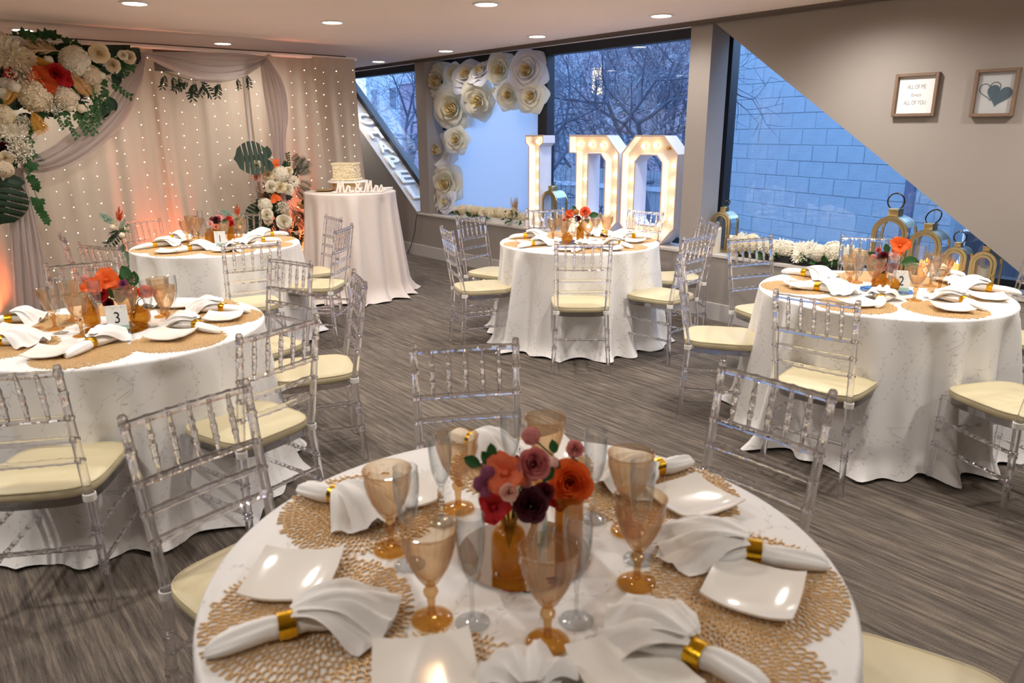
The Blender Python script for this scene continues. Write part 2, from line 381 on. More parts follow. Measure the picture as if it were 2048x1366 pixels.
sl.prism([(-8.275, SILL), (-8.275 + nx * t_, SILL + nz * t_), (DL(CEIL) + nx * t_, CEIL), (DL(CEIL), CEIL)], WY - 0.008, WY + 0.35)
struct('trim_2', sl, M['sill'])
struct('trim_3', MB().box(-8.2, -7.98, WY + 0.004, WY + 0.25, SILL, CEIL), M['pillar'])
struct('trim_4', MB().box(-4.01, -3.80, WY + 0.004, WY + 0.25, SILL, CEIL), M['pillar'])
struct('trim_5', MB().box(XL, XR, WY - 0.035, WY - 0.002, CEIL - 0.022, CEIL).box(XL, XR, WY - 0.018, WY - 0.002, CEIL - 0.036, CEIL - 0.022), M['gap'])  # dark strip painted in for the shadow gap between wall and ceiling
struct('baseboard_back', MB().rbox(XL, XR, WY - 0.016, WY - 0.001, 0, 0.155, 0.004), M['trim'])
struct('baseboard_left', MB().rbox(-8.248, -8.236, YF, 4.44, 0, 0.155, 0.004), M['trim'])

GY = WY + 0.345                                        # plane of the glazing
def window(i, poly, bars):
    w = bpy.data.objects.new('window_%d' % i, None); COL.objects.link(w); w['kind'] = 'structure'
    MB().prism(poly, GY, GY + 0.008).build('glass', M['pane'], w, smooth=False)
    for b in bars:
        MB().prism(b, GY - 0.05, GY + 0.06).build('frame_bar', M['dark_frame'], w, smooth=False)
    return w
def rect(x0, x1, z0, z1): return [(x0, z0), (x1, z0), (x1, z1), (x0, z1)]
def shift(p, q, d):                                    # a bar along a slope
    (x0, z0), (x1, z1) = p, q; l = math.hypot(x1 - x0, z1 - z0); n = (-(z1 - z0) / l * d, (x1 - x0) / l * d)
    return [p, q, (q[0] + n[0], q[1] + n[1]), (p[0] + n[0], p[1] + n[1])]
TOPZ = CEIL - 0.085
window(1, [(-8.10, SILL), (-8.10, CEIL), (DL(CEIL), CEIL), (-8.27, SILL)], [rect(DL(CEIL), -8.09, TOPZ, CEIL), rect(-8.15, -8.07, SILL, TOPZ), shift((DL(CEIL), CEIL), (-8.27, SILL), 0.085)])
window(2, rect(-8.08, -6.15, SILL, CEIL), [rect(-8.06, -7.90, SILL, TOPZ), rect(-8.06, -6.22, TOPZ, CEIL), rect(-7.90, -6.22, SILL, SILL + 0.05)])
window(3, rect(-6.15, -3.92, SILL, CEIL), [rect(-6.22, -6.075, SILL, CEIL), rect(-6.075, -3.92, TOPZ, CEIL), rect(-6.075, -3.92, SILL, SILL + 0.05), rect(-3.99, -3.92, SILL + 0.05, TOPZ)])
window(4, [(-3.92, SILL), (-0.95, SILL), (DR(CEIL) + 0.4, CEIL), (-3.92, CEIL)], [rect(-3.90, -3.79, SILL, CEIL - 0.01), rect(-3.79, -1.0, SILL, SILL + 0.05), rect(-3.79, -3.3, TOPZ, CEIL)])

# recessed downlights: trim ring, glowing lens, and the lamp itself
def lamp(name, kind, loc, watt, col, size=0.1, **kw):
    d = bpy.data.lights.new(name, kind); d.energy = watt; d.color = col
    if kind == 'AREA': d.shape = 'DISK'; d.size = size
    else: d.shadow_soft_size = size
    for k, v in kw.items(): setattr(d, k, v)
    o = bpy.data.objects.new(name, d); COL.objects.link(o); o.location = loc; return o
ring_me = MB().lathe([(0.074, 0.004), (0.078, -0.006), (0.098, -0.004), (0.100, 0.0)], 32).mesh('trim_ring', M['white'])
lens_me = MB().disc(0.074, -0.001, 32, flip=True).mesh('lens', M['lens'], fix=False)
seen = [(-5.82, 1.55), (-5.82, 3.03), (-4.36, 3.47), (-3.94, 4.88), (-5.48, 4.97), (-7.05, 5.03), (-8.59, 5.08), (-7.84, 1.16), (-7.81, 2.85)]
more = [(-4.3, 1.4), (-2.6, 1.5), (-2.5, 3.5), (-0.8, 3.5), (-2.4, 4.75), (-0.9, 4.75), (-4.3, -0.6), (-2.6, -0.6), (-0.9, -0.9), (0.6, 1.4), (-5.9, -0.5), (-7.8, -0.6), (0.6, 3.5), (-9.8, 4.9)]
DOWN = []
for i, (x, y) in enumerate(seen + more):
    if i < len(seen):
        t = thing('downlight', 'x', 'ceiling light', (x, y, CEIL - 0.002), 0, 'recessed ceiling lights')
        ob('trim_ring', ring_me, t); ob('lens', lens_me, t); DOWN.append((t, True))
    lamp('downlight_lamp', 'SPOT', (x, y, CEIL - 0.03), DOWN_W * 10 * (0.5 if i in (3, 4) else 0.3 if i == 5 else 0.12 if i == 6 else 0.6 if i in (17, 18) else 0.85 if i == 10 else 1.0), DOWN_COL, 0.07, spot_size=math.radians(162), spot_blend=1.0)
dl = ['round recessed ceiling light nearest the camera on the left, above the curtain row', 'recessed ceiling light mid ceiling, second from the left of the front row', 'recessed ceiling light at the top edge of the photo, near its middle',
      'recessed ceiling light in front of the tree window, nearest the pillar', 'recessed ceiling light above the mullion beside the paper roses', 'recessed ceiling light above the paper rose corner', 'farthest recessed ceiling light, above the sloped chapel window',
      'recessed ceiling light above the flower cluster at far left', 'recessed ceiling light shining onto the chiffon swag']
for (t, s), l in zip(DOWN, dl): t['label'] = l

# ------------------------------------------------------------------ outside the windows
GZ = -0.85
struct('ground', MB().box(-60, 30, WY + 0.5, 70, GZ - 0.2, GZ), M['ground'])
M['navy'] = pbr('dark_blue_wall', '2c3644', 0.7, var=0.2, vscale=3)
# painted block wall standing close to the right window
B0, B1 = Vector((-6.9, 9.905, 0)), Vector((-2.93, 8.72, 0)); bd = (B1 - B0).normalized(); bl = (B1 - B0).length; bang = math.atan2(bd.y, bd.x)
bw = bpy.data.objects.new('wall_outside', None); COL.objects.link(bw); bw['kind'] = 'structure'; bw.location = B0; bw.rotation_euler = (0, 0, bang)
MB().box(0, bl, 0.007, 0.30, GZ, 3.6).build('mortar', M['mortar'], bw, smooth=False)
bh, bwid = 0.205, 0.41
blk = [MB().rbox(0, bwid - 0.006, -0.001, 0.10, 0, bh - 0.008, 0.006, 1).mesh('block', M['block'], smooth=False)]
blkh = MB().rbox(0, bwid / 2 - 0.006, -0.001, 0.10, 0, bh - 0.008, 0.006, 1).mesh('block', M['block'], smooth=False)
for r in range(21):
    z = GZ + 0.004 + r * bh; x = 0.0
    if r % 2: ob('block', blkh, bw, (0, 0, z)); x = bwid / 2
    while x + bwid <= bl + 0.01:
        ob('block', blk[0], bw, (x + 0.004, rnd.uniform(-0.003, 0.003), z)); x += bwid
    if bl - x > bwid / 2: ob('block', blkh, bw, (x + 0.004, 0, z))
p = aty(1780, 480, 8.2)
o = MB().rbox(-0.05, 0.05, -0.04, 0.04, GZ, 1.75, 0.006).build('downpipe', M['roof'], None, (p.x, p.y + 0.35, 0)); put(o, 'dark vertical pipe fixed to the blue painted block wall outside', 'pipe')
# lower darker wall beyond the block wall's end
o = MB().box(-2.92, 4.0, 8.95, 9.15, GZ, 2.4).build('garden_wall', M['navy'], None, smooth=False); put(o, 'dark wall seen outside past the end of the block wall', 'wall')
o = MB().tube([(-2.8, 8.7, 0.56), (1.5, 8.7, 0.56)], 0.03, 8).tube([(-2.8, 8.7, GZ), (-2.8, 8.7, 0.58)], 0.025, 8).tube([(1.5, 8.7, GZ), (1.5, 8.7, 0.58)], 0.025, 8).build('handrail', M['steel'], None); put(o, 'metal handrail outside behind the small gold lanterns', 'railing')

# board fence
fen = thing('board_fence', 'weathered vertical board fence outside behind the lit letters', 'fence', (-14.0, 10.6, 0), 0.0)
brd = MB().rbox(0, 0.135, 0, 0.022, GZ, 0.90, 0.004, 1).mesh('board', M['fence'], smooth=False)
for k in range(62): ob('board', brd, fen, (k * 0.145, rnd.uniform(-0.006, 0.006), rnd.uniform(-0.03, 0.02)))
for z in (-0.5, 0.55): MB().box(0, 9.0, -0.04, -0.001, z, z + 0.08).build('rail', M['stone'], fen, smooth=False)

def building(name, label, x, y, w, d, h, mat, rows, cols, rz=0.0, gable=0.0, lit=(), win=(0.7, 1.1), z0=0.4):
    b = thing(name, label, 'building', (x, y, GZ), rz)
    MB().box(0, w, 0, d, 0, h).build('wall', mat, b, smooth=False)
    if gable: MB().prism([(-0.3, h), (w + 0.3, h), (w / 2, h + gable)], -0.3, d + 0.3).build('roof', M['roof'], b, smooth=False)
    else: MB().box(-0.15, w + 0.15, -0.15, d, h, h + 0.3).build('cornice', M['stone'], b, smooth=False)
    k = 0
    for r in range(rows):
        for c in range(cols):
            cx = w * (c + 0.5) / cols; cz = z0 + 0.9 + (h - 1.0 - z0) * r / rows
            f = MB().box(cx - win[0] / 2 - 0.08, cx + win[0] / 2 + 0.08, -0.06, 0.02, cz - 0.08, cz + win[1] + 0.08).build('window', M['stone'], b, smooth=False)
            MB().box(cx - win[0] / 2, cx + win[0] / 2, -0.075, -0.05, cz, cz + win[1]).build('pane', M['litwin'] if k in lit else M['glassdark'], f, smooth=False)
            k += 1
    return b
building('brick_building', 'tall mauve brick building behind the trees in the middle window', -21.6, 22, 3.6, 6, 14, M['brickb'], 5, 2, 0.0, lit=(2,), win=(0.5, 1.0))
building('pale_building', 'pale rendered building behind the trees in the sloped left window', -44, 25, 11.0, 6, 12, M['stone'], 4, 5, 0.0)
building('corner_building', 'low mauve brick building seen through the sloped left window', -29.6, 18.5, 6.0, 4, 4.5, M['brickb'], 1, 4, 0.0, lit=(1,), win=(0.4, 0.9))
building('terrace_building', 'long pale building filling the back of the tree window', -37, 30, 20, 6, 16, M['stone'], 5, 9, 0.0, lit=(13, 22))
g = aty(1362, 132, 20.0)
building('gabled_house', 'small gabled house far outside beside the pillar', g.x - 0.2, 20.0, 2.2, 2.5, 0.85, M['stone'], 1, 1, 0.0, gable=0.6, win=(0.2, 0.2), z0=-0.6).location.z = g.z
def tree(label, x, y, h, seed, spread=0.55, levels=6, lean=(0, 0), pale=False):
    r = random.Random(seed); t = thing('bare_tree', label, 'tree', (x, y, GZ), 0, 'bare winter trees outside')
    tk, tw = MB(), MB()
    def grow(p, d, L, rad, lev):
        n = 3; pts = [p]; q = p
        for i in range(n):
            d = (d + Vector((r.uniform(-1, 1), r.uniform(-1, 1), r.uniform(-0.5, 0.8))) * 0.16).normalized(); q = q + d * (L / n); pts.append(q)
        e = rad * (0.62 if lev else 0.3)
        (tk if lev >= levels - 2 else tw).tube(pts, [rad + (e - rad) * i / n for i in range(n + 1)], 6 if lev >= levels - 2 else 3, False)
        if lev == 0: return
        for k in range(3 if lev > 1 else 3):
            a = r.uniform(0, 2 * PI); u = d.orthogonal().normalized(); w = d.cross(u)
            nd = (d * (1 - spread * r.uniform(0.5, 1.1)) + (u * math.cos(a) + w * math.sin(a)) * spread * r.uniform(0.7, 1.25)).normalized()
            grow(pts[-1] if k else pts[-2], nd, L * r.uniform(0.62, 0.86), max(e * r.uniform(0.7, 1.0), 0.004), lev - 1)
    grow(Vector((0, 0, 0)), Vector((lean[0], lean[1], 1)).normalized(), h * 0.28, h * 0.016, levels)
    tk.build('trunk', M['bark_pale' if pale else 'bark'], t); o = tw.build('twigs', M['bark_pale' if pale else 'bark'], t); o['kind'] = 'stuff'
TREES = [('bare tree outside nearest the pillar, low spreading twigs', -9.3, 11.8, 5.6, 3, (0.05, 0)), ('bare tree outside in the middle of the tree window', -11.2, 12.6, 6.4, 11, (0.1, 0)),
         ('bare tree outside just right of the dark mullion', -12.7, 12.9, 6.2, 5, (-0.05, 0)), ('pale dense bare tree low behind the lit letter D', -10.6, 14.3, 6.0, 9, (0, 0)),
         ('tall bare tree left of the brick building', -14.4, 15.5, 7.6, 14, (0, 0)), ('bare tree leaning over the board fence behind the letter O', -9.9, 13.4, 6.2, 44, (-0.1, 0)), ('pale tree in front of the brick building', -13.2, 17.5, 8.0, 52, (0, 0)), ('pale tree farthest out beyond the fence', -16.2, 19, 8.5, 61, (0, 0)),
         ('dark bare tree close outside the glass, branches across the middle window', -10.6, 9.2, 6.0, 87, (0.35, 0)), ('dark bare tree close outside, right of the brick building', -7.2, 9.4, 6.4, 91, (-0.35, 0.1)),
         ('bare tree outside the sloped left window, nearest its top', -18.0, 11.4, 6.6, 21, (0.15, 0)), ('bare tree farther out beyond the sloped left window', -20.6, 13.0, 7.4, 33, (0.1, 0)), ('pale bare tree at the left edge of the sloped window', -21.6, 11.8, 6.4, 72, (0.1, 0))]
for i, (l, x, y, h, s, ln) in enumerate(TREES): tree(l, x, y, h, s, 0.62, 6 if 'close' in l else 7, ln, 'pale' in l)

# ------------------------------------------------------------------ clear chairs
def make_chair():
    t = thing('acrylic_chair', 'x', 'chair', (0, 0, 0), 0, 'clear chairs round the tables')
    A = M['acrylic']
    FL = [(-0.185, 0.19, 0.0), (0.185, 0.19, 0.0)]; FT = [(-0.178, 0.18, 0.43), (0.178, 0.18, 0.43)]
    RL = [(-0.192, -0.215, 0.0), (0.192, -0.215, 0.0)]; RS = [(-0.168, -0.185, 0.43), (0.168, -0.185, 0.43)]; RTp = [(-0.176, -0.265, 0.905), (0.176, -0.265, 0.905)]
    for i in (0, 1):
        mb = MB(); rod(mb, FL[i], FT[i], 0.0125, (0.42, 0.46, 0.70, 0.74, 0.95), 10, r1=0.016); mb.build('front_leg', A, t)
        mb = MB(); rod(mb, RL[i], RS[i], 0.0135, (0.40, 0.44, 0.68, 0.72), 10, r1=0.016); mb.build('rear_leg', A, t)
        mb = MB(); rod(mb, RS[i], RTp[i], 0.0155, (0.30, 0.47, 0.64, 0.82, 0.97), 10, r1=0.0125)
        p = Vector(RTp[i]); mb.lathe([(0.001, 0.018), (0.009, 0.016), (0.013, 0.008), (0.012, 0.0), (0.001, -0.002)], 10, Matrix.Translation(p)); mb.build('back_post', A, t)
    def post(i, z): a, b = Vector(RS[i]), Vector(RTp[i]); return a.lerp(b, (z - 0.43) / 0.475)
    for k, (z, nm) in enumerate([(0.892, 'top_rail'), (0.735, 'back_rail'), (0.655, 'back_rail'), (0.575, 'back_rail')]):
        a, b = post(0, z), post(1, z); mb = MB(); c = (a + b) / 2 + Vector((0, -0.016, 0))
        pts = []; rr = []
        ns = [0.167 * q for q in range(1, 6)]
        for q in range(0, 25):
            s = q / 24; pt = a * ((1 - s) ** 2) + c * (2 * s * (1 - s)) * 1.0 + b * (s ** 2); pts.append(pt)
            rr.append(0.0115 * (1.22 if any(abs(s - n_) < 0.022 for n_ in ns) else 1.0))
        mb.tube(pts, rr, 8); mb.build(nm, A, t)
    sp = MB(); rod(sp, (0, 0.0, 0), (0, -0.0265, 0.157), 0.0062, (0.30, 0.52, 0.72), 7, mid=0.42); sme = sp.mesh('spindle', A)
    for k in range(1, 6):
        s = k / 6; a, b = post(0, 0.735), post(1, 0.735); p = a.lerp(b, s); ob('spindle', sme, t, (p.x, p.y - 0.008 * 4 * s * (1 - s), p.z))
    def L(a, b, z): a, b = Vector(a), Vector(b); return a.lerp(b, z / 0.43)
    for i in (0, 1):
        for z in (0.185, 0.305):
            mb = MB(); rod(mb, L(FL[i], FT[i], z), L(RL[i], RS[i], z), 0.0085, (0.2, 0.35, 0.5, 0.65, 0.8), 7); mb.build('side_stretcher', A, t)
    mb = MB(); rod(mb, L(RL[0], RS[0], 0.245), L(RL[1], RS[1], 0.245), 0.0085, (0.2, 0.35, 0.5, 0.65, 0.8), 7); mb.build('rear_stretcher', A, t)
    mb = MB(); rod(mb, L(FL[0], FT[0], 0.26), L(FL[1], FT[1], 0.26), 0.0085, (0.2, 0.35, 0.5, 0.65, 0.8), 7); mb.build('front_stretcher', A, t)
    # seat frame and padded seat: rounded trapezoid outlines
    def outline(g, n=40):
        pts = []
        for k in range(n):
            a = 2 * PI * k / n; ca, sa = math.cos(a), math.sin(a); e = 2 / 4.2
            x = abs(ca) ** e * math.copysign(1, ca); y = abs(sa) ** e * math.copysign(1, sa)
            w = 0.198 - 0.016 * (1 - (y + 1) / 2)
            pts.append((x * (w + g), y * (0.198 + g) + 0.004 * 0))
        return pts
    def stack(layers, mat, nm):
        mb = MB(); n = 40; vs = []; fs = []
        for g, z in layers: vs += [(x, y, z) for x, y in outline(g, n)]
        for i in range(len(layers) - 1):
            for k in range(n): fs.append((i * n + k, i * n + (k + 1) % n, (i + 1) * n + (k + 1) % n, (i + 1) * n + k))
        fs.append(tuple(range(n - 1, -1, -1))); fs.append(tuple((len(layers) - 1) * n + k for k in range(n)))
        return mb.add(vs, fs).build(nm, mat, t, angle=60)
    stack([(-0.012, 0.402), (-0.006, 0.402), (-0.006, 0.430), (-0.012, 0.431)], A, 'seat_frame')
    cu = stack([(-0.01, 0.431), (-0.001, 0.434), (0.004, 0.443), (0.004, 0.456), (0.000, 0.466), (-0.006, 0.4695), (-0.03, 0.475), (-0.07, 0.479), (-0.13, 0.481)], M['cushion'], 'seat_cushion')
    mb = MB(); mb.tube([(x, y, 0.4665) for x, y in outline(0.0005)], 0.0032, 6, closed=True); mb.build('piping', M['cushion'], cu)
    tm = MB().lathe([(0.0185, -0.013), (0.0215, -0.012), (0.0220, 0.0), (0.0215, 0.012), (0.0185, 0.013)], 10).rbox(-0.006, 0.012, 0.014, 0.034, -0.009, 0.006, 0.002, 1).mesh('tie', M['tie'])
    for i in (0, 1): ob('tie', tm, t, RS[i], (0, 0, 0.6 if i else -0.6))
    return t
CH0 = make_chair(); CH_USED = [0]; CHAIRS = []
def chair(tab, x, y, face):
    """x,y = seat centre, face = direction the sitter looks (degrees)"""
    rz = math.radians(face - 90)
    if not CH_USED[0]: o = CH0; o.location = (x, y, 0); o.rotation_euler = (0, 0, rz); CH_USED[0] = 1
    else: o = dup(CH0, (x, y, 0), rz)
    CHAIRS.append((tab, o)); return o

TAB = dict(A=(-0.976, 0.857), B=(-4.044, 4.118), C=(-1.643, 3.992), D=(-3.571, 0.698), E=(-5.86, 1.925))
TNAME = dict(A='the front table', B='the lit letters table', C='the gold lantern table', D='the card 3 table', E='the farthest table')
def chair_back(tab, bx, by, perp=None):
    """placed from the middle of the top of its back"""
    cx, cy = TAB[tab]; a = math.degrees(math.atan2(cy - by, cx - bx))
    if perp is not None: a = perp
    chair(tab, bx + 0.265 * math.cos(math.radians(a)), by + 0.265 * math.sin(math.radians(a)), a)
def chair_ang(tab, ang, r=0.82):
    cx, cy = TAB[tab]; q = math.radians(ang); chair(tab, cx + r * math.cos(q), cy + r * math.sin(q), ang + 180)
chair_back('A', -1.987, 0.527, 12); chair_back('A', -1.923, 1.416, -30); chair_back('A', -1.04, 1.88, -90); chair('A', -0.976 + 0.80 * math.cos(0.785), 0.857 + 0.80 * math.sin(0.785), 200)
chair_back('B', -3.272, 3.377, 138); chair_ang('B', -112, 0.80); chair_back('B', -4.992, 3.772, 12); chair_back('B', -5.0, 4.643, -25); chair_back('B', -4.272, 5.20, -82); chair_back('B', -3.462, 5.004, -122); chair_back('B', -2.979, 4.184, 185)
chair_back('C', -2.696, 4.381, -18); chair_ang('C', -146, 0.80); chair_back('C', -1.498, 2.987, 97); chair_ang('C', -26, 0.86); chair_back('C', -2.16, 4.977, -60); chair_ang('C', 62, 0.84)
chair_ang('D', -30, 0.82); chair_back('D', -2.572, 1.037, 195); chair_back('D', -3.232, 1.735, 250); chair_back('D', -3.952, 1.69, -74); chair_back('D', -4.685, 0.783, -6)
chair_back('E', -6.013, 0.904, 85); chair_back('E', -5.351, 1.001, 118); chair_back('E', -6.72, 1.60, 20); chair_back('E', -6.66, 2.42, -35); chair_back('E', -4.722, 1.768, 170); chair_back('E', -5.086, 2.629, 222); chair_back('E', -5.793, 2.90, -96)

# ------------------------------------------------------------------ tables under cloths
def cloth_mesh(R, H, seed, nf=22, flare=0.11, mat=None, puddle=0.06, amp=0.17):
    r = random.Random(seed); n = 220; me_v = []; uv = []
    ph = [r.uniform(0, 2 * PI) for _ in range(6)]; fr = [nf * 0.5, nf * 0.75, nf, nf * 1.3]; fr = [round(q) for q in fr]; am = [r.uniform(0.3, 0.6), r.uniform(0.4, 0.8), 0.8, 0.35]
    def fold(a):
        s = sum(m_ * math.sin(f_ * a + p_) for m_, f_, p_ in zip(am, fr, ph)) / 1.6
        return 0.55 * s + 0.75 * (0.5 - abs(math.sin(fr[0] * a * 0.5 + ph[4] + 0.8 * math.sin(3 * a + ph[5]))) ** 0.7)
    rows = []
    for q in (0.0, 0.35, 0.7, 0.9, 0.97): rows.append(('t', q))
    for q in (0.0, 0.25, 0.5, 0.75, 1.0): rows.append(('c', q))
    K = 22
    for q in range(1, K + 1): rows.append(('d', q / K))
    V = []; UV = []
    for kind, q in rows:
        for k in range(n):
            a = 2 * PI * k / n; f = fold(a)
            if kind == 't': rr = (R - 0.012) * q; z = H; v = rr
            elif kind == 'c': rr = R - 0.012 + 0.012 * math.sin(q * PI / 2); z = H - 0.012 * (1 - math.cos(q * PI / 2)); v = R + 0.01 * q
            else:
                D = H - 0.012; z = max(0.004, D * (1 - q)); w = q ** 0.5 * (1 - 0.40 * q)
                rr = R + flare * 0.45 * q + flare * 0.55 * q * q + f * amp * w * (0.55 + 0.45 * q)
                if q > 0.86:
                    e = (q - 0.86) / 0.14; rr += puddle * e * e * (0.55 + 0.75 * max(0, f)); z = max(0.004, z + 0.016 * e * abs(math.sin(9 * a + ph[0])) * (1 - f * 0.3))
                v = R + 0.012 + D * q
            V.append((rr * math.cos(a), rr * math.sin(a), z))
            if kind == 't': UV.append((rr * math.cos(a) + 3, rr * math.sin(a) + 3))
            else: UV.append((a * R, v))
    F = []; m = len(rows)
    for j in range(m - 1):
        for k in range(n): F.append((j * n + k, j * n + (k + 1) % n, (j + 1) * n + (k + 1) % n, (j + 1) * n + k))
    me = bpy.data.meshes.new('tablecloth'); me.from_pydata(V, [], F); ul = me.uv_layers.new(name='UVMap')
    for p in me.polygons:
        us = [UV[me.loops[li].vertex_index] for li in p.loop_indices]; wrap = max(u[0] for u in us) - min(u[0] for u in us) > R * 3
        for li, u in zip(p.loop_indices, us): ul.data[li].uv = (u[0] + (2 * PI * R if wrap and u[0] < R else 0), u[1])
    bm = bmesh.new(); bm.from_mesh(me); bmesh.ops.remove_doubles(bm, verts=bm.verts[:n], dist=1e-5); bmesh.ops.recalc_face_normals(bm, faces=bm.faces); bm.to_mesh(me); bm.free()
    me.materials.append(mat or M['cloth']); me.polygons.foreach_set('use_smooth', [True] * len(me.polygons)); return me
for i, (k, (x, y)) in enumerate(TAB.items()):
    lab = dict(A='nearest round table under an embroidered white cloth, full place settings', B='round white clothed table in front of the lit I DO letters', C='round white clothed table beside the gold lanterns, cloth trailing on the carpet',
               D='round white clothed table at left with the number 3 card', E='farthest round white clothed table, close to the curtain backdrop')[k]
    t = thing('round_table', lab, 'table', (x, y, 0), 0.4 * i, 'round tables under white cloths')
    ob('tablecloth', cloth_mesh(0.625, TT, 10 + i, 16 + 2 * (i % 3), 0.09), t)

# placemat: an openwork disc of gold strands (the cells of a jittered ring lattice)
def placemat_mesh():
    r = random.Random(3); pts = []; R = 0.19; k = 0; rad = 0.006
    while rad < R + 0.018:
        cell_t = 0.0052 + 0.0066 * (rad / R) ** 0.8; n = max(6, int(2 * PI * rad / cell_t)); o = r.uniform(0, 1)
        for i in range(n):
            a = 2 * PI * (i + o + r.uniform(-0.22, 0.22)) / n; q = rad + r.uniform(-0.3, 0.3) * 0.012
            pts.append(Vector((q * math.cos(a), q * math.sin(a))))
        rad += 0.0095 + 0.0100 * (rad / R)
    vs, es, fs, *_ = geometry.delaunay_2d_cdt(pts, [], [], 0, 1e-6)
    cen = [sum((vs[i] for i in f), Vector((0, 0))) / len(f) for f in fs]
    em = {}
    for fi, f in enumerate(fs):
        for a, b in zip(f, list(f)[1:] + [f[0]]): em.setdefault((min(a, b), max(a, b)), []).append(fi)
    mb = MB(); hw = 0.0016
    def strand(p, q, z=0.0):
        d = q - p
        if d.length < 1e-5: return
        d.normalize(); n = Vector((-d.y, d.x)) * hw; e = d * hw * 0.7; p = p - e; q = q + e
        c = [p - n, q - n, q + n, p + n]
        mb.add([(v.x, v.y, 0.0006) for v in c] + [(v.x * 0 + (p if i in (0, 3) else q).x + (v - (p if i in (0, 3) else q)).x * 0.4, (p if i in (0, 3) else q).y + (v - (p if i in (0, 3) else q)).y * 0.4, 0.0036) for i, v in enumerate(c)],
               [(4, 5, 6, 7), (0, 1, 5, 4), (1, 2, 6, 5), (2, 3, 7, 6), (3, 0, 4, 7)])
    for e, ff in em.items():
        if len(ff) == 2:
            p, q = cen[ff[0]], cen[ff[1]]
            if p.length < R and q.length < R: strand(p.copy(), q.copy())
    return mb.mesh('placemat', M['matgold'], smooth=False, fix=False)
MAT_ME = placemat_mesh()

def plate_mesh():
    mb = MB(); a = 0.083; n = 14; th = 0.0045
    def f(u, v, off):
        x, y = 2 * u - 1, 2 * v - 1
        return (x * a * (1 - 0.03 * y * y), y * a * (1 - 0.03 * x * x), 0.004 + 0.017 * (0.75 * abs(x) ** 2.6 + 0.35 * abs(y) ** 2.6) + off)
    vs = [f(i / n, j / n, th) for j in range(n + 1) for i in range(n + 1)] + [f(i / n, j / n, 0) for j in range(n + 1) for i in range(n + 1)]
    w = n + 1; N = w * w; fs = []
    for j in range(n):
        for i in range(n): q = (j * w + i, j * w + i + 1, (j + 1) * w + i + 1, (j + 1) * w + i); fs += [q, tuple(N + k for k in q[::-1])]
    bd = [i for i in range(w)] + [j * w + n for j in range(1, w)] + [n * w + i for i in range(n - 1, -1, -1)] + [j * w for j in range(n - 1, 0, -1)]
    for k in range(len(bd)): a_, b_ = bd[k], bd[(k + 1) % len(bd)]; fs.append((a_, a_ + N, b_ + N, b_))
    mb.add(vs, fs); mb.box(-0.04, 0.04, -0.04, 0.04, 0, 0.006); return mb.mesh('plate', M['porcelain'], angle=50)
PLATE_ME = plate_mesh()

def napkin_mesh(seed):
    r = random.Random(seed); mb = MB(); n = 36; ph = r.uniform(0, 6); ph2 = r.uniform(0, 6)
    st = [(-0.128, 0.004, 0.004), (-0.124, 0.013, 0.008), (-0.112, 0.022, 0.012), (-0.090, 0.027, 0.015), (-0.06, 0.027, 0.017), (-0.03, 0.024, 0.018), (-0.012, 0.0215, 0.0185), (0.0, 0.0205, 0.0185), (0.012, 0.0215, 0.0185),
          (0.03, 0.031, 0.020), (0.05, 0.041, 0.020), (0.075, 0.050, 0.018), (0.10, 0.054, 0.014), (0.12, 0.055, 0.010), (0.135, 0.052, 0.006)]
    def sec(x, a, b, k):
        out = []
        for i in range(n):
            p = 2 * PI * i / n; amp = 0.05 + 0.30 * max(0, (x - 0.01) / 0.135) if x > 0 else 0.05 + 0.10 * max(0, min(1, (-x - 0.02) / 0.06))
            ripple = amp * (0.6 * math.sin(5 * p + ph + x * 14) + 0.4 * math.sin(9 * p + ph2 - x * 9))
            cy, cz = math.cos(p), math.sin(p)
            y = a * cy * (1 + 0.22 * ripple); z = b * (cz + 1) * (1 + ripple * (0.9 if cz > -0.2 else 0.1))
            dx = (0.03 * math.sin(2.3 * p + ph) + 0.014 * math.sin(5 * p)) * max(0, (x - 0.08) / 0.055) * 0.5 if x > 0.08 else 0
            out.append((x + dx, y + 0.012 * math.sin(ph + x * 11) * (1 if abs(x) > 0.02 else 0.2), max(0.0006, z)))
        return out
    vs = []
    for k, (x, a, b) in enumerate(st): vs += sec(x, a, b, k)
    inner = [(x - 0.05 - 0.0, y * 0.55, 0.002 + z * 0.55) for x, y, z in sec(0.135, 0.05, 0.006, 0)]
    vs += inner; m = len(st) + 1; fs = []
    for j in range(m - 1):
        for k in range(n): fs.append((j * n + k, j * n + (k + 1) % n, (j + 1) * n + (k + 1) % n, (j + 1) * n + k))
    fs.append(tuple(range(n - 1, -1, -1)))
    mb.add(vs, fs)
    # the open corners of the cloth, fanned in pleats over one another
    for ang, z0, L_, hw in ((0.30, 0.006, 0.165, 0.050), (-0.34, 0.010, 0.160, 0.052), (-0.04, 0.020, 0.180, 0.056)):
        ca, sa = math.cos(ang), math.sin(ang); p0 = r.uniform(0, 6)
        def fl(u, v, ca=ca, sa=sa, z0=z0, L_=L_, hw=hw, p0=p0):
            uu = 2 * u - 1; x = 0.012 + L_ * v * (1 - 0.28 * abs(uu) ** 1.3); y = uu * (0.016 + hw * v ** 0.9)
            z = 0.036 + z0 * 0.9 + 0.016 * math.sin(PI * min(1, v * 1.15)) - 0.026 * v * uu * uu - 0.030 * v * v + (0.010 * math.sin(6.5 * uu + p0) + 0.006 * math.sin(11 * uu - p0 + 5 * v)) * min(1, 1.6 * v)
            return (x * ca - y * sa, x * sa + y * ca, max(0.002 + z0 * 0.3, z))
        mb.grid(fl, 14, 10)
    me = mb.mesh('napkin', M['napkin'], angle=180); return me
NAP = [napkin_mesh(s) for s in (1, 2, 5, 8)]
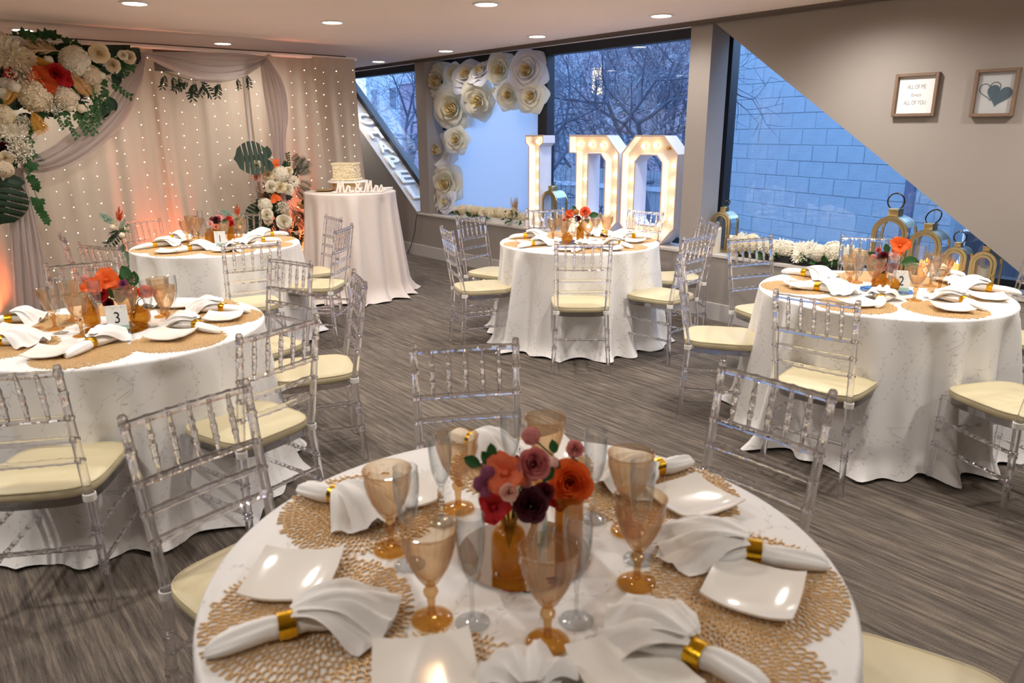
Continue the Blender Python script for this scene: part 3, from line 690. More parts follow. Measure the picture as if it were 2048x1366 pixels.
RING_ME = MB().lathe([(0.0205, -0.0145), (0.0238, -0.0145), (0.0243, 0.0), (0.0238, 0.0145), (0.0205, 0.0145), (0.0205, -0.0145)], 28).mesh('napkin_ring', M['ringgold'], angle=30)

# goblet (ribbed bowl, beaded stem, deep amber foot) and flute
def goblet(loc):
    t = thing('goblet', 'x', 'glass', loc, rnd.uniform(0, 6)); ob('bowl', GB, t); ob('stem', GS, t); ob('foot', GF, t); return t
bowl = [(0.0095, 0.072), (0.014, 0.078), (0.021, 0.092), (0.0285, 0.112), (0.0345, 0.134), (0.039, 0.156), (0.0415, 0.172), (0.0425, 0.180), (0.0435, 0.184), (0.0425, 0.185), (0.0405, 0.178), (0.0375, 0.156), (0.033, 0.134), (0.027, 0.113), (0.0195, 0.094), (0.011, 0.083), (0.001, 0.080)]
bowl = [(r * (1.0 + 0.16 * min(1, max(0, (z - 0.078) / 0.03))), z) for r, z in bowl]
GB = MB().lathe(bowl, 80, rib=18, ribamp=0.06, ribrange=(1, 5)).mesh('bowl', M['amber_bowl'], angle=180)
GS = MB().lathe([(0.0085, 0.012), (0.0072, 0.018), (0.0068, 0.030), (0.0076, 0.042), (0.0085, 0.048), (0.0125, 0.053), (0.0138, 0.058), (0.0125, 0.063), (0.0082, 0.067), (0.0095, 0.072), (0.006, 0.0735), (0.001, 0.074)], 10).mesh('stem', M['amber_stem'], angle=25)
GF = MB().lathe([(0.001, 0.0005), (0.036, 0.0005), (0.0375, 0.002), (0.036, 0.0042), (0.025, 0.0062), (0.014, 0.0095), (0.0085, 0.013), (0.001, 0.0132)], 36).mesh('foot', M['amber_foot'], angle=60)
FB = MB().lathe([(0.0055, 0.088), (0.011, 0.096), (0.018, 0.114), (0.0230, 0.14), (0.0255, 0.17), (0.0255, 0.195), (0.0240, 0.214), (0.0246, 0.2152), (0.0242, 0.2145), (0.0232, 0.213), (0.0245, 0.195), (0.0242, 0.17), (0.0215, 0.14), (0.0165, 0.115), (0.009, 0.099), (0.001, 0.096)], 32).mesh('bowl', M['clear'], angle=180)
FS = MB().lathe([(0.009, 0.005), (0.0048, 0.012), (0.0036, 0.025), (0.0036, 0.06), (0.0045, 0.078), (0.0066, 0.083), (0.0050, 0.088), (0.001, 0.089)], 14).mesh('stem', M['clear'], angle=180)
FFt = MB().lathe([(0.001, 0.0005), (0.0305, 0.0005), (0.0315, 0.0016), (0.030, 0.0028), (0.015, 0.0045), (0.009, 0.0056), (0.001, 0.0058)], 32).mesh('foot', M['clear'], angle=60)
def flute(loc):
    t = thing('flute', 'x', 'glass', loc, rnd.uniform(0, 6)); ob('bowl', FB, t); ob('stem', FS, t); ob('foot', FFt, t); return t

ITEMS = {}
def reg(kind, tab, o): ITEMS.setdefault((kind, tab), []).append(o)
def T(x, y, z=TT): return atz(x, y, z)
TS = dict(  # seats (degrees), plates, napkins (ring, tail, fan), goblets, flutes: measured on the table top
A=dict(seats=(-160, -108, -61, 3, 40, 90, 140), plates=((588, 1152, 0.15), (805, 985, 0.3), (1388, 1000, -0.9), (1507, 1180, -0.35), (1265, 1345, -1.0), (850, 1348, 0.35), (1090, 905, 0.5)),
  naps=((575, 1257, 470, 1292, 780, 1215), (676, 996, 617, 970, 760, 1025), (948, 886, 915, 872, 1020, 910), (1312, 940, 1388, 930, 1240, 975), (1507, 1108, 1650, 1140, 1350, 1092), (1393, 1315, 1490, 1375, 1240, 1235), (1062, 1420, 1075, 1480, 1040, 1330)),
  gob=((783, 1100), (864, 1240), (917, 1018), (1095, 1286), (1273, 1168), (1256, 1062), (1090, 975)), flu=((945, 1247), (1152, 1243), (1187, 1040), (1022, 985), (1277, 1120), (820, 1131), (885, 1045))),
B=dict(seats=(-44, -112, -160, 151, 101, 57, 4), plates=((1128, 498, 0.2), (1222, 497, 0.2), (1268, 482, -0.2), (1225, 470, 0.1), (1058, 486, 0.3)),
  naps=((1049.4, 473, 1021.5, 474, 1083, 471), (1063, 488.5, 1038, 492, 1104, 483), (1158, 496.5, 1144, 505, 1174, 486), (1243, 488.5, 1270.6, 497, 1214, 482), (1268, 473.5, 1297, 475, 1226, 472), (1206, 466.5, 1226, 466, 1184, 467.5)),
  gob=((1106, 484), (1128, 488), (1175, 488), (1213, 480), (1126, 475), (1191, 472)), flu=((1147, 493), (1190, 481), (1113, 472), (1160, 472))),
C=dict(seats=(160, -146, -82, -26, 40, 62 + 22, 118), plates=((1716, 606.6, 0.4), (1904, 616, -0.1), (1976, 594, -0.2), (1902, 561.5, 0.3), (1604, 572, 0.2)),
  naps=((1609, 547.5, 1583, 545, 1680, 558), (1634.7, 576, 1574, 572, 1688, 583), (1761, 600, 1757, 624, 1765, 586), (1929.4, 603.5, 1986.6, 625, 1876, 588.6), (1981, 578, 2029, 589, 1907, 570.5), (1895, 548, 1920, 552, 1860, 545)),
  gob=((1696.6, 580), (1712, 565), (1744, 584), (1828, 601.5), (1877, 586), (1860, 573)), flu=((1712, 588.6), (1776.5, 595), (1860, 597), (1833, 568), (1685, 567))),
D=dict(seats=(-30, 19, 72, 111, 165, -138, -85), plates=((103, 705, 0.3), (342.5, 671, 0.1), (448, 634, 0.35), (362, 609, 0.3), (22, 661, 0.2)),
  naps=((18, 641, -18, 648, 88, 636), (1.5, 684, -40, 692, 95, 682), (181.5, 690, 168, 715, 271, 664), (395, 653, 449, 665, 357, 646), (447, 618, 499, 623, 379, 614), (325, 600, 350, 596, 300, 612)),
  gob=((111, 659), (165, 672), (262, 658), (337, 653), (325, 633), (146, 642)), flu=((122, 667), (201, 656), (303, 654), (136, 648), (352, 643))),
E=dict(seats=(-59, -96, -150, 165, -8, 40, 85), plates=((338, 503, 0.3), (449, 500, 0.2), (529.5, 489.5, 0.2), (358, 482, 0.2), (510, 474, 0.2)),
  naps=((308, 491.5, 271, 502, 366, 489), (378, 498.5, 343, 507, 419, 497), (476, 496, 491, 503, 469, 486), (528.6, 481, 565, 482, 496, 482), (544.5, 468.5, 570, 470, 505, 472), (343, 477, 312, 480, 368, 475)),
  gob=((376.6, 489), (398, 482), (450, 490.5), (484, 485), (386, 477), (474, 475)), flu=((420, 492.5), (473, 482), (405, 474), (444, 474))))
ZM = TT + 0.0004
for tab, d in TS.items():
    cx, cy = TAB[tab]
    for a in d['seats']:
        q = math.radians(a); o = ob('placemat', MAT_ME, None, (cx + 0.428 * math.cos(q), cy + 0.428 * math.sin(q), ZM), (0, 0, rnd.uniform(0, 6))); reg('placemat', tab, o)
    for x, y, rz in d['plates']:
        p = T(x, y, TT + 0.012); o = ob('plate', PLATE_ME, None, (p.x, p.y, ZM + 0.0042), (0, 0, math.radians(a * 0) + rz + 0.70)); reg('plate', tab, o)
    for k, (rx, ry, tx, ty, fx, fy) in enumerate(d['naps']):
        p = T(rx, ry, TT + 0.018); dv = T(fx, fy, TT + 0.015) - T(tx, ty, TT + 0.012); rz = math.atan2(dv.y, dv.x)
        s = max(0.72, min(1.12, dv.length / 0.25))
        n = thing('napkin', 'x', 'napkin', (p.x, p.y, ZM + 0.0045), rz); ob('cloth', NAP[k % 4], n, scale=(s, 1.0, 1.05)); ob('napkin_ring', RING_ME, n, (0, 0, 0.0205), (0, PI / 2, 0)); reg('napkin', tab, n)
    for x, y in d['gob']: p = T(x, y); reg('goblet', tab, goblet((p.x, p.y, ZM + 0.001)))
    for x, y in d['flu']: p = T(x, y); reg('flute', tab, flute((p.x, p.y, ZM + 0.001)))

# ------------------------------------------------------------------ flower and leaf meshes (unit size, facing +z)
def petal(mb, a, r0, e, l, hw, z0, curl=0.15, nu=4, nv=4, point=0.0, ruff=0.0, seed=0):
    e = math.radians(e); r = random.Random(seed * 31 + int(a * 100)); p1 = r.uniform(0, 6)
    def f(u, v):
        uu = 2 * u - 1; s = l * v; w = math.sin(PI * (0.18 + 0.62 * v)) if not point else (math.sin(PI * min(1, 0.12 + 0.88 * v)) ** 0.8 + 0.02)
        rad = r0 + s * math.cos(e) + curl * v ** 3 * 0.9; z = z0 + s * math.sin(e) - curl * v ** 3 * 0.9 - 0.08 * uu * uu * v * l
        th = a + hw * uu * w * (0.55 + 0.45 * (1 - v)) if e > 0.9 else a
        t = 0 if e > 0.9 else hw * uu * w
        z += ruff * math.sin(uu * 5 + p1) * v * l; z += (0.10 * uu * uu * l * v if e <= 0.9 else 0)
        return (rad * math.cos(th) - t * math.sin(th), rad * math.sin(th) + t * math.cos(th), z)
    mb.grid(f, nu, nv)
def cup(mb, a, R, Z, curl, h, nu=5, nv=5, seed=0, spiral=0.10, ruff=0.0, point=0.0):
    """one rounded rose petal: wraps round the axis, rises from the base and rolls outwards at its tip"""
    r = random.Random(seed); p1 = r.uniform(0, 6); ra = r.uniform(0.93, 1.07)
    def f(u, v):
        uu = 2 * u - 1; vv = v * (1 - 0.20 * abs(uu) ** 2.5 + ruff * math.sin(7 * uu + p1) + point * (1 - abs(uu)) ** 2); w = math.sin(PI / 2 * min(1, max(0, vv * 1.05))) ** 0.65
        rad = R * ra * (0.15 + 0.85 * w) + curl * vv ** 4 + spiral * R * 0.5 * uu * (1 if R < 0.5 else 0.6); z = Z * vv ** 1.15 * ra - curl * 0.75 * vv ** 5 - 0.30 * (1 - w) + 0.03 * math.sin(4 * uu + p1) * vv ** 2
        th = a + h * uu * (0.45 + 0.55 * math.sin(PI * min(1, 0.12 + 0.62 * v)))
        return (rad * math.cos(th), rad * math.sin(th), z)
    mb.grid(f, nu, nv)
ROSE = [(2, 0.14, 0.68, 0.02, 1.9), (3, 0.26, 0.68, 0.05, 1.35), (4, 0.40, 0.63, 0.09, 1.05), (5, 0.55, 0.52, 0.12, 0.86), (5, 0.69, 0.36, 0.16, 0.82), (6, 0.80, 0.12, 0.20, 0.74)]
def rose_mesh(seed=1, rings=ROSE, mat=None, nm='rose', nu=5):
    mb = MB(); r = random.Random(seed)
    for i, (n, R, Z, cu, h) in enumerate(rings):
        o = r.uniform(0, 6)
        for k in range(n): cup(mb, o + 2 * PI * k / n + r.uniform(-0.18, 0.18), R * r.uniform(0.95, 1.05), Z * r.uniform(0.93, 1.05) + r.uniform(-0.02, 0.02), cu, h, nu, 5, seed * 50 + i * 9 + k)
    return mb.mesh(nm, mat or M['f_white'], angle=180, fix=False)
def dahlia_mesh(seed=2, nm='dahlia'):
    mb = MB(); r = random.Random(seed)
    for n, r0, e, l, hw, z0 in ((6, 0.04, 80, 0.42, 0.5, 0.10), (9, 0.10, 62, 0.5, 0.12, 0.06), (11, 0.14, 45, 0.6, 0.13, 0.0), (13, 0.18, 28, 0.68, 0.14, -0.05), (14, 0.2, 12, 0.78, 0.15, -0.10), (14, 0.2, -8, 0.8, 0.16, -0.16)):
        o = r.uniform(0, 6)
        for k in range(n): petal(mb, o + 2 * PI * k / n, r0, e + r.uniform(-8, 8), l * r.uniform(0.9, 1.1), hw, z0, 0.05, 2, 3, 0 if e > 60 else 1, 0.10, k)
    return mb.mesh(nm, M['f_white'], angle=180, fix=False)
def hydrangea_mesh(seed=3, n=200, nm='hydrangea', fl=0.20):
    mb = MB(); r = random.Random(seed); mb.lathe([(0.001, -0.6), (0.6, -0.5), (0.78, -0.1), (0.74, 0.35), (0.45, 0.70), (0.001, 0.82)], 12)
    for k in range(n):
        zz = 1 - 1.55 * (k + 0.5) / n; ph = k * 2.39996; d = Vector((math.sqrt(max(0, 1 - zz * zz)) * math.cos(ph), math.sqrt(max(0, 1 - zz * zz)) * math.sin(ph), zz))
        c = d * r.uniform(0.78, 0.95); q = d.to_track_quat('Z', 'Y').to_matrix().to_4x4(); mt = Matrix.Translation(c) @ q @ Matrix.Rotation(r.uniform(0, 6), 4, 'Z')
        for j in range(4):
            a = j * PI / 2; ca, sa = math.cos(a), math.sin(a); P_ = lambda x, y, z: (x * ca - y * sa, x * sa + y * ca, z)
            mb.add([P_(0, 0, -0.03), P_(fl * 0.55, -fl * 0.42, 0.02), P_(fl, 0, 0.05), P_(fl * 0.55, fl * 0.42, 0.02)], [(0, 1, 2, 3)], mt)
    return mb.mesh(nm, M['f_white'], angle=180, fix=False)
def poppy_mesh(seed=4, nm='poppy'):
    mb = MB(); r = random.Random(seed)
    for n, e, l, z0 in ((3, 22, 0.95, -0.05), (3, 42, 0.85, 0.0)):
        o = r.uniform(0, 6)
        for k in range(n): petal(mb, o + 2 * PI * k / n, 0.08, e, l, 0.62, z0, 0.10, 5, 5, 0, 0.10, k)
    mb.lathe([(0.001, 0.34), (0.10, 0.32), (0.16, 0.22), (0.12, 0.05)], 8)
    return mb.mesh(nm, M['f_orange'], angle=180, fix=False)
def lace_mesh(seed=5, nm='lace_flower'):
    mb = MB(); r = random.Random(seed)
    for k in range(60):
        zz = 1 - 1.3 * (k + 0.5) / 60; ph = k * 2.39996; s = math.sqrt(max(0, 1 - zz * zz)); d = Vector((s * math.cos(ph), s * math.sin(ph), zz)); L = r.uniform(0.75, 1.1)
        mb.tube([d * 0.15, d * L], [0.015, 0.008], 3, False)
        for j in range(5):
            c = d * L * r.uniform(0.62, 1.0) + Vector((r.uniform(-1, 1), r.uniform(-1, 1), r.uniform(-1, 1))) * 0.13
            u = Vector((r.uniform(-1, 1), r.uniform(-1, 1), r.uniform(-1, 1))).normalized() * 0.075; w = u.orthogonal().normalized() * 0.06
            mb.add([c - u, c - w, c + u, c + w], [(0, 1, 2, 3)])
    return mb.mesh(nm, M['f_white'], angle=180, fix=False)
def ball_mesh(nm='cotton_ball'):
    mb = MB(); r = random.Random(9)
    def f(u, v):
        a = 2 * PI * u; b = PI * v; q = 1 + 0.10 * math.cos(5 * a) * math.sin(b); return (q * math.sin(b) * math.cos(a), q * math.sin(b) * math.sin(a), math.cos(b))
    mb.grid(f, 12, 8, True); return mb.mesh(nm, M['f_white'], angle=180)
def heart_bloom(nm='anthurium'):
    mb = MB(); pts = []
    def f(u, v):
        a = 2 * PI * u; x = 0.95 * math.sin(a) ** 3; y = (13 * math.cos(a) - 5 * math.cos(2 * a) - 2 * math.cos(3 * a) - math.cos(4 * a)) / 16
        return (x * v, y * v - 0.1, 0.28 * (v * v) * (0.5 + 0.5 * math.cos(2 * a)) + 0.03 * math.sin(3 * a))
    mb.grid(f, 28, 4, True); mb.tube([(0, 0.2, 0.03), (0, 0.05, 0.3), (0, -0.2, 0.55)], [0.07, 0.08, 0.05], 6); return mb.mesh(nm, M['f_orange'], angle=180, fix=False)
def leaf_mesh(nm='leaf', w=0.34, fold=0.12):
    mb = MB(); mb.grid(lambda u, v: ((2 * u - 1) * w * math.sin(PI * min(1, 0.04 + 0.96 * v)) ** 0.75, v, fold * abs(2 * u - 1) - 0.25 * v * v + 0.1 * v), 4, 6); return mb.mesh(nm, M['leaf'], angle=180, fix=False)
def poly_leaf(pts, nm, mat='leaf', bend=0.15):
    mb = MB(); tris = geometry.tessellate_polygon([[Vector((x, y, 0)) for x, y in pts]])
    mb.add([(x, y, bend * (x * x) - bend * 0.8 * y * y) for x, y in pts], tris); return mb.mesh(nm, M[mat], angle=180, fix=False)
IVY = poly_leaf([(0, 0), (0.28, -0.08), (0.5, 0.12), (0.36, 0.32), (0.52, 0.56), (0.24, 0.62), (0, 1.0), (-0.24, 0.62), (-0.52, 0.56), (-0.36, 0.32), (-0.5, 0.12), (-0.28, -0.08)], 'ivy_leaf')
def monstera():
    out = lambda y: 0.80 * math.sin(PI * min(1, max(0, (y + 0.34) / 1.90))) ** 0.75
    right = [(0.0, 0.0), (0.10, -0.16), (0.28, -0.26), (0.48, -0.20), (0.62, -0.06)]
    for k in range(6):
        y0 = 0.0 + k * 0.215
        for q in (0.02, 0.10, 0.18): right.append((out(y0 + q), y0 + q + 0.10 * 0.5))
        if k < 5: right += [(0.20 - 0.015 * k, y0 + 0.175), (0.20 - 0.015 * k, y0 + 0.195)]
    right += [(0.16, 1.40), (0.0, 1.50)]
    pts = right + [(-x, y_) for x, y_ in right[::-1][1:-1]]
    return poly_leaf(pts, 'monstera_leaf', 'leaf_dark', 0.12)
MON = monstera()
def frond_mesh(nm, n=12, l=0.55, mat='leaf_dark', w=0.045, ang=0.75):
    mb = MB(); mb.tube([(0, 0, 0), (0, 0.5, 0.06), (0, 1.0, 0)], [0.02, 0.014, 0.006], 4)
    for k in range(n):
        t = 0.15 + 0.85 * k / n
        for s in (-1, 1):
            L = l * math.sin(PI * (0.15 + 0.75 * t)) ; b = Vector((0, t, 0.05 * math.sin(PI * t))); d = Vector((s * math.sin(ang), math.cos(ang), 0.12)); q = Vector((-d.y * s, d.x * s, 0)).normalized() * w
            mb.add([b, b + d * L * 0.4 + q, b + d * L - Vector((0, 0, 0.06)), b + d * L * 0.4 - q], [(0, 1, 2, 3)])
    return mb.mesh(nm, M[mat], angle=180, fix=False)
FROND = frond_mesh('palm_frond', 13, 0.6, 'leaf_dark', 0.02, 0.8); GOLDF = frond_mesh('dried_frond', 16, 0.40, 'leaf_dark', 0.016, 0.7)
def sprig_mesh(nm, seed, pairs=6, mat='leaf', lw=0.30, ll=0.20):
    mb = MB(); r = random.Random(seed); pts = [Vector((0.12 * math.sin(2.2 * t + seed), t, -0.18 * t * t)) for t in [q / 8 for q in range(9)]]
    mb.tube(pts, [0.014] * 5 + [0.008] * 4, 4)
    for k in range(pairs * 2):
        t = 0.12 + 0.88 * (k + 0.5) / (pairs * 2); i = min(7, int(t * 8)); b = pts[i].lerp(pts[i + 1], t * 8 - i); s = 1 if k % 2 else -1
        a = s * r.uniform(0.6, 1.1); d = Vector((math.sin(a), math.cos(a), r.uniform(-0.3, 0.35))).normalized(); q = Vector((-d.y, d.x, r.uniform(-0.4, 0.4))).normalized(); L = ll * r.uniform(0.8, 1.25)
        mb.add([b, b + d * L * 0.35 + q * L * lw, b + d * L * 0.75 + q * L * lw * 0.8, b + d * L - Vector((0, 0, 0.03)), b + d * L * 0.75 - q * L * lw * 0.8, b + d * L * 0.35 - q * L * lw], [(0, 1, 2, 3), (0, 3, 4, 5)])
    return mb.mesh(nm, M[mat], angle=180, fix=False)
SPR = [sprig_mesh('leaf_sprig', 1), sprig_mesh('leaf_sprig', 4, 6, 'leaf_dark', 0.15, 0.34), sprig_mesh('eucalyptus_sprig', 7, 8, 'leaf_grey', 0.5, 0.17)]
def plume_mesh(nm='pampas_plume', n=150):
    mb = MB(); r = random.Random(5); mb.tube([(0, 0, 0), (0, 1, 0)], 0.008, 3)
    for k in range(n):
        t = 0.08 + 0.9 * k / n; w = 0.16 * math.sin(PI * t ** 0.8) + 0.02; a = r.uniform(0, 2 * PI); b = Vector((0, t, 0)); d = Vector((math.cos(a) * w, r.uniform(0.12, 0.28), math.sin(a) * w)); q = d.orthogonal().normalized() * 0.012
        mb.add([b - q, b + d, b + q], [(0, 1, 2)])
    return mb.mesh(nm, M['plume'], angle=180, fix=False)
PLUME = plume_mesh()
FM = dict(rose=rose_mesh(1), rose2=rose_mesh(6), dahlia=dahlia_mesh(), hydrangea=hydrangea_mesh(), poppy=poppy_mesh(), lace=lace_mesh(), ball=ball_mesh(), anthurium=heart_bloom())
LEAF = leaf_mesh()
TWIG = MB()
for k in range(9):
    a = rnd.uniform(-0.5, 0.5); b = rnd.uniform(-0.4, 0.4); TWIG.tube([(0, 0, 0), (a * 0.3, 0.5, b * 0.3), (a, rnd.uniform(0.8, 1.1), b)], [0.012, 0.009, 0.005], 3, False)
TWIG = TWIG.mesh('dry_twig', M['twig'])
def face_rot(d, roll=0.0):
    """rotation that turns local +z to direction d"""
    return (Vector(d).normalized().to_track_quat('Z', 'Y').to_matrix() @ Matrix.Rotation(roll, 3, 'Z')).to_euler()
def along_rot(d, n=(1, 0, 0)):
    """rotation that turns local +y to direction d with +z near n"""
    y = Vector(d).normalized(); z = Vector(n); z = (z - y * z.dot(y)); z = z.normalized() if z.length > 1e-3 else y.orthogonal().normalized(); x = y.cross(z)
    return Matrix((x, y, z)).transposed().to_euler()
def fl(parent, kind, pos, r, col, d=(1, 0, 0.1), jit=0.25):
    dd = Vector(d) + Vector((rnd.uniform(-jit, jit), rnd.uniform(-jit, jit), rnd.uniform(-jit, jit)))
    nm = {'rose2': 'rose', 'lace': 'lace_flower', 'ball': 'cotton_ball'}.get(kind, kind)
    return ob(nm, FM[kind], parent, pos, face_rot(dd, rnd.uniform(0, 6)), r, M['f_' + col])
def lf(parent, me, pos, size, d, n=(1, 0, 0), nm=None, mat=None):
    return ob(nm or me.name.split('.')[0], me, parent, pos, along_rot(d, n), size, mat)

# ------------------------------------------------------------------ centrepieces on the tables
bot = [(0.001, 0.0), (0.030, 0.0), (0.034, 0.004), (0.035, 0.012), (0.0345, 0.075), (0.032, 0.090), (0.024, 0.101), (0.0165, 0.106), (0.0155, 0.118), (0.019, 0.120), (0.019, 0.127), (0.016, 0.127), (0.0135, 0.118), (0.013, 0.106), (0.021, 0.098), (0.029, 0.088), (0.031, 0.075), (0.0315, 0.012), (0.028, 0.008), (0.001, 0.007)]
BOT_ME = MB().lathe(bot, 30, rib=10, ribamp=0.02, ribrange=(3, 4)).mesh('bottle', M['amber_jar'], angle=60)
TALL_ME = MB().lathe([(r * 0.86, z * 1.22) for r, z in bot], 30).mesh('bottle', M['amber_jar'], angle=60)
RND_ME = MB().lathe([(0.001, 0), (0.024, 0), (0.036, 0.012), (0.043, 0.032), (0.041, 0.052), (0.030, 0.068), (0.019, 0.074), (0.020, 0.084), (0.017, 0.084), (0.016, 0.074), (0.027, 0.064), (0.038, 0.05), (0.040, 0.032), (0.033, 0.014), (0.001, 0.006)], 40, rib=10, ribamp=0.05, ribrange=(2, 5)).mesh('bottle', M['amber_jar'], angle=60)
def vase(tab, px, me, label, z0=0.0):
    p = T(*px); t = ob('amber_vase', me, None, (p.x, p.y, ZM + z0)); put(t, label, 'vase', None); return t
def bouquet(tab, base, label, flowers, leaves=(), z0=0.1, X=None):
    """flowers: (px, py, kind, r, colour); all stand in a vertical plane through the vase, facing the camera side"""
    p = T(*base); t = thing('bouquet', label, 'flowers', (p.x, p.y, ZM + z0)); to = (CAM - p); to.z = 0; to.normalize()
    for (x, y, kind, r, col, dep) in flowers:
        P0 = p + to * dep; d = ray(x, y); s = to.dot(P0 - CAM) / to.dot(d); q = CAM + d * s - Vector((p.x, p.y, ZM + z0))
        fl(t, kind, q, r, col, to + Vector((0, 0, 0.6)), 0.25)
        MB().tube([(0, 0, -0.05), (q.x * 0.3, q.y * 0.3, q.z * 0.5), tuple(q * 0.97)], 0.0022, 5).build('stem', M['stem'], t)
    for (x, y, size, dx, dz, dep) in leaves:
        P0 = p + to * dep; d = ray(x, y); s = to.dot(P0 - CAM) / to.dot(d); q = CAM + d * s - Vector((p.x, p.y, ZM + z0))
        lf(t, LEAF, q, size, RT * dx + Vector((0, 0, dz)), to + Vector((0, 0, 0.4)))
    return t
def mirror(tab, px, r, label, n=64):
    p = T(*px); o = MB().lathe([(0.001, 0.0), (r, 0.0), (r, 0.0035), (r - 0.003, 0.0048), (0.001, 0.0048)], n).build('mirror_disc', M['mirror'], None, (p.x, p.y, ZM), angle=20); put(o, label, 'mirror', 'centrepiece mirrors'); return o
def text_mesh(s, size, ext, mat, nm='lettering', shear=0.0, off=0.0, align='CENTER', res=4, bevel=0.0):
    c = bpy.data.curves.new('txt', 'FONT'); c.body = s; c.size = size; c.extrude = ext; c.shear = shear; c.offset = off; c.align_x = align; c.align_y = 'CENTER'; c.resolution_u = res; c.bevel_depth = bevel
    o = bpy.data.objects.new('txt', c); COL.objects.link(o); bpy.context.view_layer.update()
    me = bpy.data.meshes.new_from_object(o.evaluated_get(bpy.context.evaluated_depsgraph_get())); me.name = nm; me.materials.clear(); me.materials.append(mat)
    bpy.data.objects.remove(o); bpy.data.curves.remove(c); return me
def number_card(px, digit, label, rz, w=0.085, h=0.115, z0=0.005):
    p = T(*px); t = thing('table_number', label, 'sign', (p.x, p.y, ZM + z0), rz)
    MB().rbox(-w / 2, w / 2, -0.002, 0.002, 0.006, h, 0.001, 1).build('card', M['card'], t); MB().box(-w / 2 + 0.001, w / 2 - 0.001, -0.0026, -0.0021, 0.008, 0.024).build('colour_band', M['greenink'], t, smooth=False)
    MB().rbox(-w / 2, w / 2, -0.022, 0.016, 0.0, 0.006, 0.002, 1).build('stand', M['clear'], t)
    if digit: ob('digit', text_mesh(digit, 0.066, 0.0004, M['black'], 'digit'), t, (0, -0.0026, 0.058), (PI / 2, 0, 0), (0.85, 1.1, 1))
    mb = MB()
    for k in range(34):
        x = rnd.uniform(-w / 2 + 0.004, w / 2 - 0.004); z = h - 0.004 - abs(rnd.gauss(0, 0.016)); mb.add([(x - 0.0014, -0.0026, z), (x, -0.0026, z - 0.002), (x + 0.0014, -0.0026, z), (x, -0.0026, z + 0.002)], [(0, 1, 2, 3)])
    o = mb.build('gold_dots', M['gold'], t, smooth=False, fix=False); o['kind'] = 'stuff'; return t
mirror('A', (1048, 1108), 0.138, 'round mirror under the amber vases on the front table')
vase('A', (1018, 1150), BOT_ME, 'amber textured glass bottle standing at the front of the mirror', 0.005)
vase('A', (1137, 1085), TALL_ME, 'taller amber bottle behind, under the big orange rose of the front table', 0.005)
bouquet('A', (1018, 1150), 'posy of burgundy, red and peach flowers in the front amber bottle of the front table', [(1061, 1010, 'rose', 0.0360, 'burgundy', 0.02), (988, 1013, 'poppy', 0.0312, 'red', 0.02), (1018, 985, 'rose2', 0.0186, 'blush', 0.035), (1012, 948, 'poppy', 0.0408, 'coral', 0.0), (1068, 928, 'rose2', 0.0336, 'dusty', 0.0), (962, 968, 'hydrangea', 0.0168, 'lilac', 0.0), (975, 945, 'hydrangea', 0.0144, 'lilac', 0.01), (972, 985, 'hydrangea', 0.0132, 'lilac', 0.015), (1088, 985, 'rose', 0.0216, 'wine', 0.0), (1052, 965, 'ball', 0.0120, 'pink', 0.0)],
        [(1035, 960, 0.04, 0.3, 0.8, -0.01), (985, 930, 0.035, -0.5, 0.7, -0.02), (985, 915, 0.03, -0.1, 1, -0.02), (960, 930, 0.035, -0.6, 0.3, -0.02), (1085, 960, 0.035, 0.4, 0.5, -0.02)], 0.11)
bouquet('A', (1137, 1085), 'large orange rose with pale pink sprays in the rear bottle of the front table', [(1140, 965, 'rose', 0.0492, 'orange', 0.0), (1062, 872, 'hydrangea', 0.0204, 'pink', -0.03), (1150, 898, 'rose2', 0.0204, 'pink', -0.03), (1105, 925, 'ball', 0.0144, 'blush', -0.01), (1118, 1000, 'poppy', 0.0240, 'red', 0.0)], [(1145, 915, 0.035, 0.2, -0.8, -0.02), (1110, 905, 0.03, -0.2, 0.9, -0.02)], 0.14)
number_card((1085, 1075), '', 'white table number card between the bottles on the front table, seen from behind', 2.2)
mirror('B', (1152, 486), 0.135, 'round mirror in the middle of the table before the lit letters')
vase('B', (1134, 489), RND_ME, 'squat ribbed amber bottle on the table before the lit letters', 0.005); vase('B', (1160, 486), TALL_ME, 'tall amber bottle on the table before the lit letters', 0.005)
bouquet('B', (1160, 486), 'posy of coral and red flowers with a green leaf in front of the letter D', [(1170, 423, 'rose', 0.044, 'coral', 0.0), (1140, 428, 'poppy', 0.036, 'deep_orange', 0.01), (1134, 434, 'rose2', 0.024, 'peach', 0.02), (1156, 437, 'rose', 0.026, 'wine', 0.0), (1173, 434, 'rose2', 0.022, 'blush', 0.02), (1152, 424, 'hydrangea', 0.026, 'tan', -0.01), (1128, 440, 'ball', 0.012, 'red', 0.02)],
        [(1178, 432, 0.075, 1.0, 0.15, 0.0), (1152, 422, 0.05, -0.6, 0.8, -0.01), (1170, 436, 0.05, 0.3, -0.4, 0.02)], 0.13)
mirror('C', (1772, 582), 0.14, 'octagonal mirror in the middle of the table by the gold lanterns', 8)
vase('C', (1756, 578), BOT_ME, 'amber bottle with a gold flower on the table by the gold lanterns', 0.005); vase('C', (1780, 585), RND_ME, 'round amber bottle on the table by the gold lanterns', 0.005)
